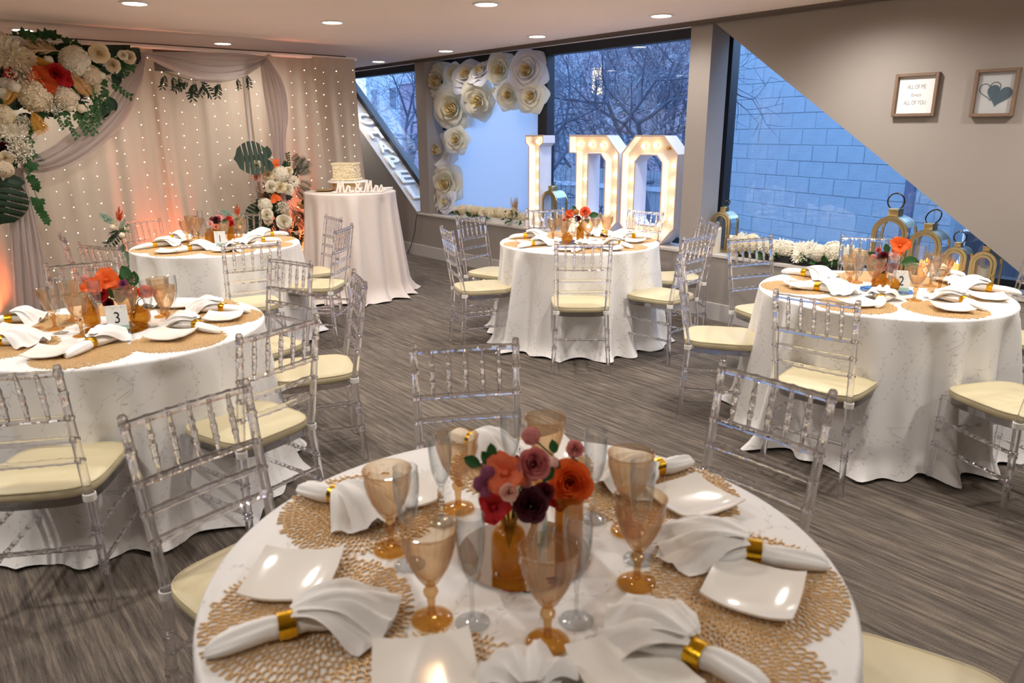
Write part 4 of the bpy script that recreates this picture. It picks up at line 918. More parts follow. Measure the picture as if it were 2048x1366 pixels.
bouquet('C', (1760, 580), 'posy of orange, burgundy and pink flowers before the largest gold lantern', [(1800, 492, 'poppy', 0.050, 'orange', -0.01), (1767, 514, 'rose', 0.035, 'wine', 0.02), (1789, 513, 'rose2', 0.030, 'blush', 0.02), (1785, 536, 'rose', 0.030, 'red', 0.02), (1762, 532, 'rose2', 0.032, 'dusty', 0.01), (1757, 500, 'rose2', 0.018, 'dusty', 0.0), (1746, 514, 'hydrangea', 0.018, 'pink', 0.0), (1765, 553, 'dahlia', 0.018, 'gold', 0.04), (1806, 505, 'ball', 0.012, 'tan', 0.0)],
        [(1802, 527, 0.10, 1.0, 0.1, 0.0), (1750, 515, 0.05, -0.7, 0.5, -0.01), (1790, 545, 0.06, 0.5, -0.2, 0.0), (1775, 505, 0.05, -0.3, 0.9, 0)], 0.11)
number_card((1799, 586), '2', 'table number card half turned away beside the round amber bottle', 0.55)
mirror('D', (232, 660), 0.14, 'round mirror under the number 3 card')
vase('D', (186, 651), BOT_ME, 'amber bottle left of the number 3 card', 0.005); vase('D', (283, 651), RND_ME, 'ribbed amber bottle right of the number 3 card', 0.005)
bouquet('D', (192, 651), 'big orange poppies with red roses left of the number 3 card', [(214, 562, 'poppy', 0.058, 'orange', -0.01), (184, 575, 'poppy', 0.044, 'orange', 0.01), (201, 588, 'rose', 0.036, 'red', 0.02), (216, 606, 'rose', 0.026, 'wine', 0.01), (170, 558, 'hydrangea', 0.018, 'pink', -0.01)], [(225, 595, 0.09, 0.3, 0.9, -0.01), (232, 603, 0.06, 0.6, 0.4, 0)], 0.11)
bouquet('D', (270, 650), 'peach rose and lilac buds in the right bottle beside the number 3 card', [(290.5, 583, 'rose', 0.034, 'coral', 0.0), (246, 568, 'rose2', 0.022, 'lilac', 0.0), (250, 586, 'rose2', 0.022, 'lilac', 0.01), (257, 576, 'rose2', 0.028, 'blush', 0.0), (262, 590, 'rose2', 0.020, 'pink', 0.01), (262, 556, 'rose2', 0.03, 'blush', -0.01), (273, 583, 'rose', 0.02, 'orange', 0.0), (305, 584, 'rose', 0.022, 'coral', -0.01)], [(258, 560, 0.07, -0.3, 0.9, 0), (266, 572, 0.07, 0.2, 0.9, 0), (243, 560, 0.04, 0.3, 0.9, -0.01)], 0.08)
number_card((239, 664), '3', 'white table number card with a black 3 and gold dots', 0.19 + math.radians(62))
mirror('E', (440, 490), 0.13, 'round mirror in the middle of the farthest table')
vase('E', (421, 491), BOT_ME, 'left amber bottle on the farthest table', 0.005); vase('E', (433, 492), TALL_ME, 'middle amber bottle on the farthest table', 0.005); vase('E', (463, 484), TALL_ME, 'right amber bottle on the farthest table', 0.005)
bouquet('E', (433, 492), 'burgundy and pale pink posy left of the card on the farthest table', [(433, 441, 'rose', 0.036, 'burgundy', 0), (438, 436, 'rose2', 0.03, 'pink', -0.01), (424, 437, 'ball', 0.016, 'wine', 0), (420, 447, 'rose2', 0.028, 'blush', 0.01), (432, 453, 'rose2', 0.026, 'peach', 0.02)], [(445, 447, 0.05, 0.6, 0.5, 0)], 0.12)
bouquet('E', (463, 484), 'red posy right of the card on the farthest table', [(457, 442, 'poppy', 0.036, 'red', 0), (463, 446, 'rose', 0.03, 'red', 0.01), (449, 448, 'hydrangea', 0.024, 'ivory', 0)], [(468, 444, 0.05, 0.6, 0.4, 0)], 0.12)
number_card((442, 494), '1', 'white table number card between the bottles on the farthest table', 0.19 + math.radians(40))

# ------------------------------------------------------------------ curtain backdrop
CX = -7.25
def curtain_panel(y0, y1, seed, z1=2.33, xoff=0.0, flare=0.0, label='', n=None, amp=0.035, mat='curtain', lean=0.0):
    r = random.Random(seed); ph = [r.uniform(0, 6) for _ in range(4)]; w = y1 - y0; n = n or int(w * 60)
    def f(u, v):
        z = z1 * (1 - v) + 0.006; y = y0 + w * u * (1 + flare * v) + lean * v; s = y * 2 * PI
        g = 0.55 * math.sin(s / 0.21 + ph[0] + 0.6 * math.sin(s / 0.9)) + 0.3 * math.sin(s / 0.13 + ph[1]) + 0.35 * math.sin(s / 0.47 + ph[2])
        return (CX + xoff + amp * g * (0.45 + 0.55 * v), y + 0.01 * math.sin(z * 3 + s), z)
    o = MB().grid(f, n, 14).build('voile_curtain', M[mat], None, angle=180, fix=False); put(o, label, 'curtain', 'white voile backdrop curtains'); return o
curtain_panel(-2.2, -0.35, 1, label='white voile curtain panel beyond the left edge of the photo')
curtain_panel(-0.38, 0.85, 2, label='white voile curtain panel behind the flower cluster and hanging drape', xoff=0.01)
curtain_panel(0.80, 2.02, 3, label='white voile curtain panel behind the slanting swag, glowing orange at its foot')
curtain_panel(1.98, 2.86, 4, z1=2.13, label='white voile curtain panel under the shallow swag', xoff=0.01)
curtain_panel(2.80, 3.60, 5, label='white voile curtain panel behind the cake, lit by fairy lights')
curtain_panel(3.52, 3.98, 6, label='white voile curtain panel at the right end, shaded blue by the window', xoff=0.03, lean=0.10)
st = thing('backdrop_stand', 'slim metal pole and rail stand carrying the backdrop curtains', 'stand', (CX, 0, 0))
MB().tube([(0, -2.25, 2.335), (0, 4.02, 2.335)], 0.018, 10).build('rail', M['white'], st)
for y in (-2.2, 0.83, 2.80, 3.98):
    MB().tube([(0.05 if y == 2.80 else -0.06, y, 0.01), (0.05 if y == 2.80 else -0.06, y, 2.33)], 0.014, 8).build('pole', M['letter_white'], st)
    MB().rbox(-0.2, 0.08, y - 0.15, y + 0.15, 0.0, 0.012, 0.003, 1).build('foot_plate', M['steel'], st)
p = atx(267, 112, CX + 0.12); o = MB().rbox(-0.03, 0.03, -0.055, 0.055, -0.065, 0.065, 0.015, 3).build('bracket', M['black'], st, (p.x - CX, p.y, p.z))
# uplights at the curtain foot
UPL = [('small uplight on the floor at far left glowing orange onto the curtain', 0.50, 0.45), ('small uplight hidden behind the farthest table, orange on the curtain', 1.88, 1.1), ('small uplight between the standing flowers and the cake table', 3.10, 1.5)]
for l, y, k in UPL:
    t = thing('uplight', l, 'lamp', (CX + 0.16, y, 0), 0, 'orange uplights')
    MB().rbox(-0.05, 0.05, -0.06, 0.06, 0.0, 0.10, 0.008, 2).build('housing', M['black'], t); MB().disc(0.04, 0.1015, 20).build('lens', M['uplens'], t, fix=False)
    tilt_ = -36 if y < 1 else -28
    la = lamp('uplight_lamp', 'SPOT', (CX + 0.16, y, 0.12), UPL_W * 10 * k, (1.0, 0.17, 0.05), 0.05, spot_size=math.radians(64), spot_blend=1.0); la.rotation_euler = (PI, math.radians(tilt_), 0)

# fairy light strings in front of the voile
ico = bmesh.new(); bmesh.ops.create_icosphere(ico, subdivisions=1, radius=1); iv = [v.co.copy() for v in ico.verts]; ic = [[v.index for v in f.verts] for f in ico.faces]; ico.free()
lc = thing('light_curtain', 'curtain of fairy light strings hanging in front of the white voile', 'lights', (CX + 0.075, 0, 0))
y = -0.35; k = 0
while y < 3.92:
    top = 2.24; zz = top - rnd.uniform(0, 0.06); w, b = MB(), MB(); q = rnd.uniform(0, 6); pts = []
    dz = 0.108
    while zz > 0.25:
        yy = y + 0.02 * math.sin(zz * 2.3 + q) + rnd.uniform(-0.008, 0.008); xx = rnd.uniform(-0.01, 0.012); pts.append((xx, yy, zz))
        rr = rnd.choice((0.0016, 0.0022, 0.0028, 0.0036)); b.add([(xx + v.x * rr, yy + v.y * rr, zz + v.z * rr) for v in iv], ic); zz -= dz * rnd.uniform(0.93, 1.07)
    w.tube([(pts[0][0], pts[0][1], 2.32)] + pts, 0.0005, 3, False); s = w.build('light_string', M['wire'], lc, fix=False); e = b.build('fairy_bulbs', M['led'], s, fix=False); e['kind'] = 'stuff'
    y += rnd.choice((0.10, 0.12, 0.14, 0.16)); k += 1

# chiffon swags and drops (edges measured on the plane just before the curtain)
def bez(pts, t):
    n = len(pts) - 1; x = t * n; i = min(int(x), n - 1); f = x - i
    p0, p1, p2, p3 = pts[max(i - 1, 0)], pts[i], pts[i + 1], pts[min(i + 2, n)]
    return 0.5 * ((2 * p1) + (p2 - p0) * f + (2 * p0 - 5 * p1 + 4 * p2 - p3) * f * f + (3 * p1 - p0 - 3 * p2 + p3) * f ** 3)
def drape(name, ea, eb, label, X=CX + 0.12, folds=5, amp=0.022, bulge=0.05, nu=36, nv=40, tofloor=False):
    A_ = [atx(x, y, X) for x, y in ea]; B_ = [atx(x, y, X) for x, y in eb]
    if tofloor:
        for L_ in (A_, B_): L_[-1].z = 0.008
    def f(u, v):
        a, b = bez(A_, v), bez(B_, v); p = a.lerp(b, u); w = min(1, (a - b).length / 0.12)
        p.x += bulge * math.sin(PI * u) * w + amp * w * (math.sin(folds * 2 * PI * u + 2.2 * v) + 0.5 * math.sin(folds * 4.7 * u * PI - 3 * v)); return p
    o = MB().grid(f, nu, nv).build(name, M['swag'], None, angle=180, fix=False); put(o, label, 'drape', 'chiffon drapes on the backdrop'); return o
drape('chiffon_swag', [(284, 104), (262, 135), (212, 200), (150, 258), (90, 300), (38, 322)], [(292, 108), (284, 165), (247, 245), (190, 300), (120, 340), (42, 346)], 'slanting chiffon swag running from the flower cluster corner down to the left', folds=4)
drape('chiffon_swag', [(284, 104), (350, 104), (420, 105), (480, 107), (532, 113)], [(290, 112), (335, 138), (410, 165), (480, 156), (534, 122)], 'shallow chiffon swag under the ceiling light, lit brightly', folds=4)
drape('chiffon_drop', [(30, 335), (20, 420), (22, 520), (25, 640)], [(44, 335), (72, 440), (92, 540), (110, 640)], 'chiffon drop hanging to the floor at far left below the flowers', folds=5, tofloor=True)
drape('chiffon_drop', [(520, 120), (526, 180), (537, 250), (545, 330), (550, 500)], [(536, 116), (566, 170), (574, 235), (570, 310), (580, 480)], 'chiffon drop gathered behind the standing flowers', folds=4, tofloor=True)

# flower cluster on the upper left corner of the backdrop
FX = CX + 0.22
def at_arch(x, y, dep=0.0): return atx(x, y, FX + dep)
cl = thing('flower_cluster', 'large cluster of white, orange and red flowers at the upper left of the backdrop', 'flowers', (0, 0, 0))
def pxr(r, X=FX): return r * 0.0053
big = [(34, 118, 20, 'dahlia', 'cream'), (31, 120, 12, 'rose', 'orange'), (16, 108, 27, 'dahlia', 'white'), (52, 122, 18, 'rose', 'cream'), (86, 140, 17, 'poppy', 'gold'), (111, 149, 16, 'rose', 'red'), (128, 157, 13, 'poppy', 'red'), (83, 162, 20, 'poppy', 'deep_orange'), (102, 181, 14, 'poppy', 'orange'), (72, 157, 13, 'hydrangea', 'coral'), (92, 168, 12, 'rose', 'deep_orange'),
       (150, 122, 23, 'hydrangea', 'white'), (69, 190, 25, 'hydrangea', 'cream'), (108, 205, 21, 'lace', 'white'), (130, 194, 17, 'hydrangea', 'ivory'), (124, 182, 12, 'dahlia', 'ivory'), (44, 152, 22, 'lace', 'ivory'), (52, 170, 18, 'lace', 'ivory'), (20, 146, 10, 'anthurium', 'red'),
       (12, 167, 9, 'ball', 'white'), (28, 173, 9, 'ball', 'white'), (7, 187, 9, 'ball', 'white'), (97, 121, 7, 'ball', 'white'), (155, 171, 6, 'ball', 'white'), (152, 194, 6, 'ball', 'white'), (137, 213, 8, 'ball', 'cream'),
       (29, 275, 25, 'lace', 'white'), (40, 300, 20, 'lace', 'white'), (18, 262, 16, 'dahlia', 'white'), (9, 300, 14, 'rose', 'burgundy'), (9, 338, 13, 'hydrangea', 'ivory'), (11, 316, 11, 'rose', 'ivory'), (44, 245, 14, 'lace', 'white'),
       (199, 106, 16, 'rose', 'cream'), (226, 131, 12, 'rose', 'ivory'), (258, 114, 11, 'rose', 'ivory'), (246, 110, 8, 'rose', 'white'), (182, 151, 16, 'hydrangea', 'ivory'), (183, 176, 16, 'dahlia', 'cream'), (145, 146, 9, 'dahlia', 'cream'), (203, 151, 6, 'ball', 'white'), (162, 217, 7, 'ball', 'cream'), (4, 118, 14, 'lace', 'ivory'), (2, 78, 10, 'ball', 'cream'), (5, 230, 16, 'hydrangea', 'cream')]
for x, y, r, kind, col in big: fl(cl, kind, at_arch(x, y, rnd.uniform(0.02, 0.10)), pxr(r), col, (1, -0.15, -0.1), 0.22)
for x, y, x2, y2 in ((122, 105, 48, 74), (118, 102, 0, 92), (60, 100, -12, 84)):
    a, b = at_arch(x2, y2, -0.05), at_arch(x, y, 0.1); lf(cl, PLUME, b, (b - a).length, a - b, (1, 0, 0))
for x, y, x2, y2 in ((58, 218, 92, 262), (62, 222, 80, 268), (138, 142, 180, 190), (140, 150, 168, 186), (5, 215, 30, 180)):
    a, b = at_arch(x, y, 0.11), at_arch(x2, y2, 0.11); lf(cl, GOLDF, a, (b - a).length, b - a, (1, 0, 0), 'dried_frond', M['f_gold'] if x < 100 else M['f_tan'])
def in_shape(x, y):          # outline of the cluster in the view
    if x < 70: return 74 < y < 335
    if x < 130: return 82 < y < 255 - (x - 70) * 0.5
    if x < 215: return 92 < y < 238 - (x - 130) * 0.25
    return 102 < y < 205 - (x - 215) * 1.5
k = 0
while k < 230:
    x, y = rnd.uniform(-15, 275), rnd.uniform(74, 340)
    if not in_shape(x, y): continue
    g = rnd.random(); a = rnd.uniform(0, 2 * PI) if y > 125 else rnd.uniform(PI * 0.95, 2.05 * PI); d = (0.15, math.cos(a), math.sin(a)); k += 1
    if g < 0.36: lf(cl, IVY, at_arch(x, y, rnd.uniform(-0.06, 0.05)), rnd.uniform(0.055, 0.10), d, (1, rnd.uniform(-0.5, 0.5), rnd.uniform(-0.2, 0.6)))
    elif g < 0.60: lf(cl, LEAF, at_arch(x, y, rnd.uniform(-0.06, 0.03)), rnd.uniform(0.07, 0.13), d, (1, rnd.uniform(-0.5, 0.5), 0.2), 'leaf', M['leaf_dark'])
    else: lf(cl, SPR[k % 3 if k % 5 else 1], at_arch(x, y, rnd.uniform(-0.08, 0.02)), rnd.uniform(0.12, 0.22), d, (1, rnd.uniform(-0.4, 0.4), 0.1), 'leaf_sprig')
for k in range(26):          # bright ivy along the top, trailing vines below
    x = rnd.uniform(20, 175); lf(cl, IVY, at_arch(x, 72 + max(0, x - 90) * 0.22 + rnd.uniform(0, 14), rnd.uniform(-0.42, 0.04)), rnd.uniform(0.06, 0.085), (0.2, rnd.uniform(-1, 1), rnd.uniform(0, 1)), (1, 0, 0.8))
for x, y, s in ((112, 215, 0.16), (135, 225, 0.2), (165, 205, 0.24), (180, 212, 0.22), (192, 200, 0.2), (205, 190, 0.2), (215, 170, 0.2), (55, 320, 0.12), (150, 215, 0.18)):
    lf(cl, SPR[0], at_arch(x, y, 0.03), s, (0.05, rnd.uniform(-0.2, 0.35), -1), (1, 0.2, 0.2), 'leaf_sprig')
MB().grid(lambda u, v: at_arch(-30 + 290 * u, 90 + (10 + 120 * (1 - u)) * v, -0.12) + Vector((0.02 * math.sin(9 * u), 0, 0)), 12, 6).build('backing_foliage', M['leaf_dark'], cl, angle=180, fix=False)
lf(cl, MON, at_arch(6, 362, 0.02), 0.24, (0, -0.25, -1), (1, 0.25, 0.2))
hoop = MB(); hp = []
for k in range(41): a = -0.3 + 1.9 * k / 40; q = atx(196, 222, CX + 0.06); hp.append((q.x, q.y + 0.14 * math.cos(a) - 0.05, q.z + 0.14 * math.sin(a)))
hoop.tube(hp, 0.012, 8); hoop.build('white_hoop', M['white'], cl)
iv_ = thing('ivy_strand', 'green ivy strand showing beside the hanging chiffon drop', 'leaves', (0, 0, 0))
for x, y in ((60, 352), (66, 360), (70, 368), (68, 395), (74, 405), (78, 415), (84, 425), (90, 436), (80, 398)): lf(iv_, IVY, atx(x, y, CX + 0.11), 0.075, (0, rnd.uniform(-0.3, 0.6), -1), (1, rnd.uniform(-0.4, 0.4), 0.2))
MB().tube([atx(56, 345, CX + 0.10), atx(70, 385, CX + 0.10), atx(93, 445, CX + 0.10)], 0.003, 5).build('vine', M['stem'], iv_)
gs = thing('leaf_garland', 'narrow leafy garland hanging under the shallow chiffon swag', 'leaves', (0, 0, 0))
gpts = [atx(x, y, CX + 0.10) for x, y in ((315, 138), (345, 150), (380, 160), (420, 162), (460, 158), (500, 146))]
MB().tube(gpts, 0.003, 5).build('vine', M['stem'], gs)
for x, y, s in ((325, 145, .13), (340, 150, .12), (352, 152, .1), (370, 158, .14), (382, 162, .16), (395, 162, .16), (405, 165, .12), (432, 162, .14), (440, 164, .1), (470, 155, .1), (490, 148, .12), (375, 160, .1), (388, 160, .14)):
    lf(gs, SPR[1], atx(x, y, CX + 0.11), s, (0.1, rnd.uniform(-0.8, 0.8), -0.7), (1, 0, 0.2), 'leaf_sprig')

# standing flowers right of the backdrop
SX = CX + 0.24
def at_st(x, y, dep=0.0): return atx(x, y, SX + dep)
sf = thing('standing_flowers', 'standing spray of white roses, orange anthuriums and palm leaves beside the cake table', 'flowers', (0, 0, 0))
p = at_st(556, 400); MB().tube([(p.x - 0.08, p.y, 0.0), (p.x - 0.08, p.y, p.z + 0.1)], 0.016, 8).build('pole', M['black'], sf); MB().lathe([(0.001, 0.012), (0.14, 0.012), (0.14, 0.0)], 24, Matrix.Translation((p.x - 0.08, p.y, 0))).build('base', M['black'], sf)
for x, y, r, kind, col in [(552, 328, 10, 'anthurium', 'orange'), (551, 397, 11, 'anthurium', 'orange'), (536, 349, 14, 'rose', 'cream'), (561, 349, 16, 'hydrangea', 'white'), (542, 374, 12, 'rose', 'white'), (561, 374, 12, 'rose', 'cream'), (576, 378, 11, 'rose', 'white'), (588, 363, 13, 'dahlia', 'white'), (514, 354, 10, 'rose', 'blush'), (513, 332, 11, 'rose', 'cream'), (577, 343, 9, 'rose', 'cream'),
                           (530, 410, 14, 'hydrangea', 'white'), (534, 430, 12, 'rose', 'white'), (536, 441, 9, 'rose', 'ivory'), (566, 413, 13, 'lace', 'white'), (571, 425, 11, 'lace', 'white'), (568, 444, 15, 'rose2', 'white'), (599, 408, 5, 'ball', 'tan'), (604, 413, 5, 'ball', 'tan'), (593, 466, 4, 'ball', 'white'), (565, 364, 10, 'rose', 'white'), (551, 361, 10, 'rose', 'white')]:
    fl(sf, kind, at_st(x, y, rnd.uniform(0.04, 0.12)), pxr(r), col, (1, -0.2, 0.05), 0.2)
a, b = at_st(535, 318, 0.08), at_st(478, 300, 0.08); lf(sf, MON, a, 0.205, (0, (b - a).y, 0.02), (1, 0.1, 0.35)); lf(sf, MON, at_st(528, 412, 0.0), 0.16, (0, -0.6, -0.8), (1, 0, 0.2)); lf(sf, MON, at_st(520, 440, 0.0), 0.13, (0, -0.4, -1), (1, 0, 0.2))
for x, y, x2, y2, nm in ((588, 352, 612, 322, 0), (590, 350, 616, 338, 0), (586, 348, 600, 318, 0), (590, 362, 618, 375, 0), (592, 372, 612, 392, 0), (590, 380, 604, 396, 0), (585, 420, 612, 448, 1), (580, 415, 606, 452, 1), (582, 410, 602, 438, 1), (580, 318, 572, 310, 1), (580, 322, 596, 312, 1)):
    a, b = at_st(x, y, 0.02), at_st(x2, y2, 0.05); lf(sf, FROND, a, (b - a).length * 1.05, b - a, (1, 0, 0.2), 'palm_frond', None if not nm else M['twig'])
for x, y, x2, y2 in ((540, 392, 500, 398), (538, 388, 506, 388), (540, 395, 512, 404)): a, b = at_st(x, y, 0.03), at_st(x2, y2, 0.05); lf(sf, TWIG, a, (b - a).length, b - a)
for k in range(60):
    x, y = rnd.gauss(553, 22), rnd.uniform(325, 505); a = rnd.uniform(0, 2 * PI)
    if y > 455: x = 585 + (y - 455) * 0.25 + rnd.uniform(-16, 10)
    me = (IVY, LEAF, SPR[0], SPR[1])[k % 4]; lf(sf, me, at_st(x, y, rnd.uniform(-0.06, 0.03)), (0.07, 0.10, 0.16, 0.16)[k % 4], (0.1, math.cos(a), math.sin(a)), (1, rnd.uniform(-0.4, 0.4), 0.2), None, M['leaf_dark'] if k % 4 in (0, 1) else None)
# chair posies
def posy(x, y, X, label, s=1.0):
    t = thing('chair_posy', label, 'flowers', (0, 0, 0)); P_ = lambda a, b, d=0: atx(a, b, X + d)
    for dx, dy, kind, r, c in ((-12, 27, 'ball', 0.028, 'ivory'), (6, 43, 'ball', 0.026, 'ivory'), (-8, 20, 'lace', 0.04, 'ivory')): fl(t, kind, P_(x + dx * s, y + dy * s, 0.03), r * s, c)
    for dx, dy in ((0, -10), (-5, -2), (6, -3), (2, 2)): a, b = P_(x + dx * 0.4 * s, y + 16 * s), P_(x + dx * s, y + dy * s); lf(t, PLUME, a, (b - a).length * 1.1, b - a, (1, 0, 0), 'astilbe', M['f_deep_orange'])
    for dx, dy, k in ((-28, 4, 2), (-22, 12, 2), (8, 22, 0), (14, 30, 0), (-6, 40, 1), (2, 30, 1), (-10, 34, 1), (6, 14, 2), (-18, 58, 1)): a, b = P_(x, y + 28 * s), P_(x + dx * 1.25 * s, y + dy * 1.1 * s); lf(t, SPR[k], a, max(0.08, (b - a).length), b - a, (1, 0, 0.2), 'leaf_sprig')
    for q in range(5): lf(t, LEAF, P_(x + (8 + q * 4) * s, y + (60 + q * 14) * s), 0.07 * s, (0, rnd.uniform(-0.5, 0.5), -1), (1, 0, 0.2), 'leaf', M['leaf_grey'])
    MB().tube([P_(x, y + 25 * s), P_(x + 10 * s, y + 70 * s), P_(x + 24 * s, y + 118 * s)], 0.003, 5).build('vine', M['stem'], t)
posy(238, 428, -6.60, 'posy of orange astilbe and eucalyptus tied to the chair left of the farthest table'); posy(474, 420, -6.55, 'orange astilbe posy tied to the chair behind the farthest table', 0.8)

# ------------------------------------------------------------------ I DO letters
def marquee(name, label, outer, hole, bulbs, dark=()):
    t = thing(name, label, 'lit letter', (0, WY + 0.06, 0), 0, 'marquee letters'); D = 0.175; s = MB()
    def wall(loop, inward):
        n = len(loop); cx = [p for p in loop]
        area = sum(loop[i][0] * loop[(i + 1) % n][1] - loop[(i + 1) % n][0] * loop[i][1] for i in range(n)); sg = (1 if area > 0 else -1) * inward; th = 0.011; off = []
        for i in range(n):
            a, b, c = Vector(loop[i - 1]), Vector(loop[i]), Vector(loop[(i + 1) % n]); d1 = (b - a).normalized(); d2 = (c - b).normalized(); n1 = Vector((-d1.y, d1.x)) * sg; n2 = Vector((-d2.y, d2.x)) * sg
            m = (n1 + n2); off.append(b + m * (th / max(0.3, m.dot(n1))) )
        for i in range(n):
            j = (i + 1) % n; q = [loop[i], loop[j], off[j], off[i]]
            s.add([(x, 0.0, z) for x, z in q] + [(x, D, z) for x, z in q], [(0, 1, 2, 3), (7, 6, 5, 4), (0, 4, 5, 1), (2, 6, 7, 3)])
        return off
    o2 = wall(outer, 1); loops = [o2]
    if hole: h2 = wall(hole, -1); loops.append(h2)
    s.build('shell', M['letter_white'], t, smooth=False, fix=False)
    rim = MB()
    for lp in (outer, hole) if hole else (outer,): rim.tube([(x, -0.001, z) for x, z in lp], 0.0045, 4, closed=True)
    rim.build('rim', M['letter_rim'], t, smooth=False)
    def plate(y, nm, mat):
        pl = [[Vector((x, z, 0)) for x, z in l] for l in loops]; tri = geometry.tessellate_polygon(pl); fl_ = [p for l in pl for p in l]
        MB().add([(p.x, y, p.y) for p in fl_], tri).build(nm, mat, t, smooth=False)
    plate(0.085, 'face', M['letter_face']); plate(D - 0.004, 'back', M['letter_white'])
    for k, (x, z) in enumerate(bulbs):
        un = k in dark; b = ob('light_bulb', BULB_OFF if un else BULB, t, (x, 0.080, z), (PI / 2, 0, 0)); ob('socket', SOCK, b)
    for i in range(0 if not bulbs else 1): pass
    return t
bp = [(0.001, 0.046), (0.012, 0.043), (0.0185, 0.034), (0.0195, 0.026), (0.016, 0.016), (0.0095, 0.008), (0.008, 0.0)]
BULB = MB().lathe(bp, 14).mesh('light_bulb', M['bulb'], angle=180); BULB_OFF = MB().lathe(bp, 14).mesh('light_bulb', M['amber_foot'], angle=180); SOCK = MB().lathe([(0.0085, 0.006), (0.0115, 0.004), (0.0115, -0.004), (0.001, -0.005)], 12).mesh('socket', M['socket'])
def L2(x, y): q = aty(x, y, WY + 0.06 + 0.05); return (q.x, q.z)
zb = SILL + 0.001
marquee('marquee_letter', 'lit white marquee letter I standing on the sill', [(-6.161, 1.562), (-5.881, 1.562), (-5.881, 1.485), (-5.935, 1.445), (-5.935, 0.70), (-5.881, 0.66), (-5.881, zb), (-6.161, zb), (-6.161, 0.66), (-6.108, 0.70), (-6.108, 1.445), (-6.161, 1.485)], None,
        [(-6.02, 1.50), (-6.02, 1.36), (-6.02, 1.22), (-6.02, 1.08), (-6.02, 0.94), (-6.02, 0.80), (-6.02, 0.66)])
zd = 2 * 0.579 - 0.43
marquee('marquee_letter', 'lit white marquee letter D standing on the sill, middle of the three', [(-5.484, 1.562), (-4.977, 1.562), (-4.812, 1.40), (-4.812, 0.74), (-4.977, zb), (-5.484, zb), (-5.484, 0.745), (-5.384, 0.745), (-5.384, 1.392), (-5.484, 1.392)],
        [(-5.215, 1.388), (-5.045, 1.388), (-4.985, 1.325), (-4.985, 0.81), (-5.045, 0.747), (-5.215, 0.747)],
        [(-5.40, 1.475), (-5.24, 1.475), (-5.08, 1.47)] + [(-5.30, 1.475 - 0.17 * k) for k in range(1, 5)] + [(-4.90, 1.36 - 0.165 * k) for k in range(0, 5)] + [(-5.40, 0.66), (-5.24, 0.66), (-5.08, 0.665)])
marquee('marquee_letter', 'lit white marquee letter O standing on the sill beside the pillar', [(-4.615, 1.56), (-4.28, 1.56), (-4.12, 1.40), (-4.12, 0.74), (-4.28, zb), (-4.615, zb), (-4.77, 0.74), (-4.77, 1.40)],
        [(-4.545, 1.388), (-4.35, 1.388), (-4.29, 1.325), (-4.29, 0.81), (-4.35, 0.747), (-4.545, 0.747), (-4.605, 0.81), (-4.605, 1.325)],
        [(-4.56, 1.465), (-4.42, 1.475), (-4.27, 1.45), (-4.69, 1.32), (-4.69, 1.16), (-4.69, 1.0), (-4.69, 0.84), (-4.20, 1.30), (-4.20, 1.14), (-4.20, 0.98), (-4.20, 0.82), (-4.60, 0.68), (-4.45, 0.66), (-4.30, 0.68)], (2,))

# ------------------------------------------------------------------ frosted panel and giant paper roses in window 2
o = MB().grid(lambda u, v: (-7.93 + 1.70 * u, WY + 0.30 + 0.004 * math.sin(13 * u) + 0.003 * math.sin(31 * u + v), SILL + 0.012 + (2.28 - SILL) * (1 - v)), 60, 6).build('frosted_panel', M['panel'], None, angle=180, fix=False); put(o, 'white translucent sheet filling the window behind the paper roses', 'sheet')
def pr_mesh(nm, R, Z, curl, h, mat, seed):
    mb = MB(); cup(mb, 0, R, Z, curl, h, 11, 8, seed, 0.12, 0.02, 0.10); return mb.mesh(nm, mat, angle=180, fix=False)
def paper_set(mat): return [(5, pr_mesh('outer_petal', 0.78, 0.08, 0.22, 0.86, mat, 1)), (5, pr_mesh('outer_petal', 0.62, 0.20, 0.18, 0.86, mat, 2)), (4, pr_mesh('middle_petal', 0.46, 0.32, 0.13, 1.05, mat, 3)), (4, pr_mesh('inner_petal', 0.31, 0.40, 0.08, 1.1, mat, 4))]
PSET = [paper_set(M['paperrose']), paper_set(M['paperrose2'])]
HEARTM = rose_mesh(3, [(2, 0.08, 0.46, 0.01, 1.9), (3, 0.15, 0.45, 0.03, 1.4), (3, 0.22, 0.43, 0.04, 1.2)], M['paperheart'], 'flower_heart')
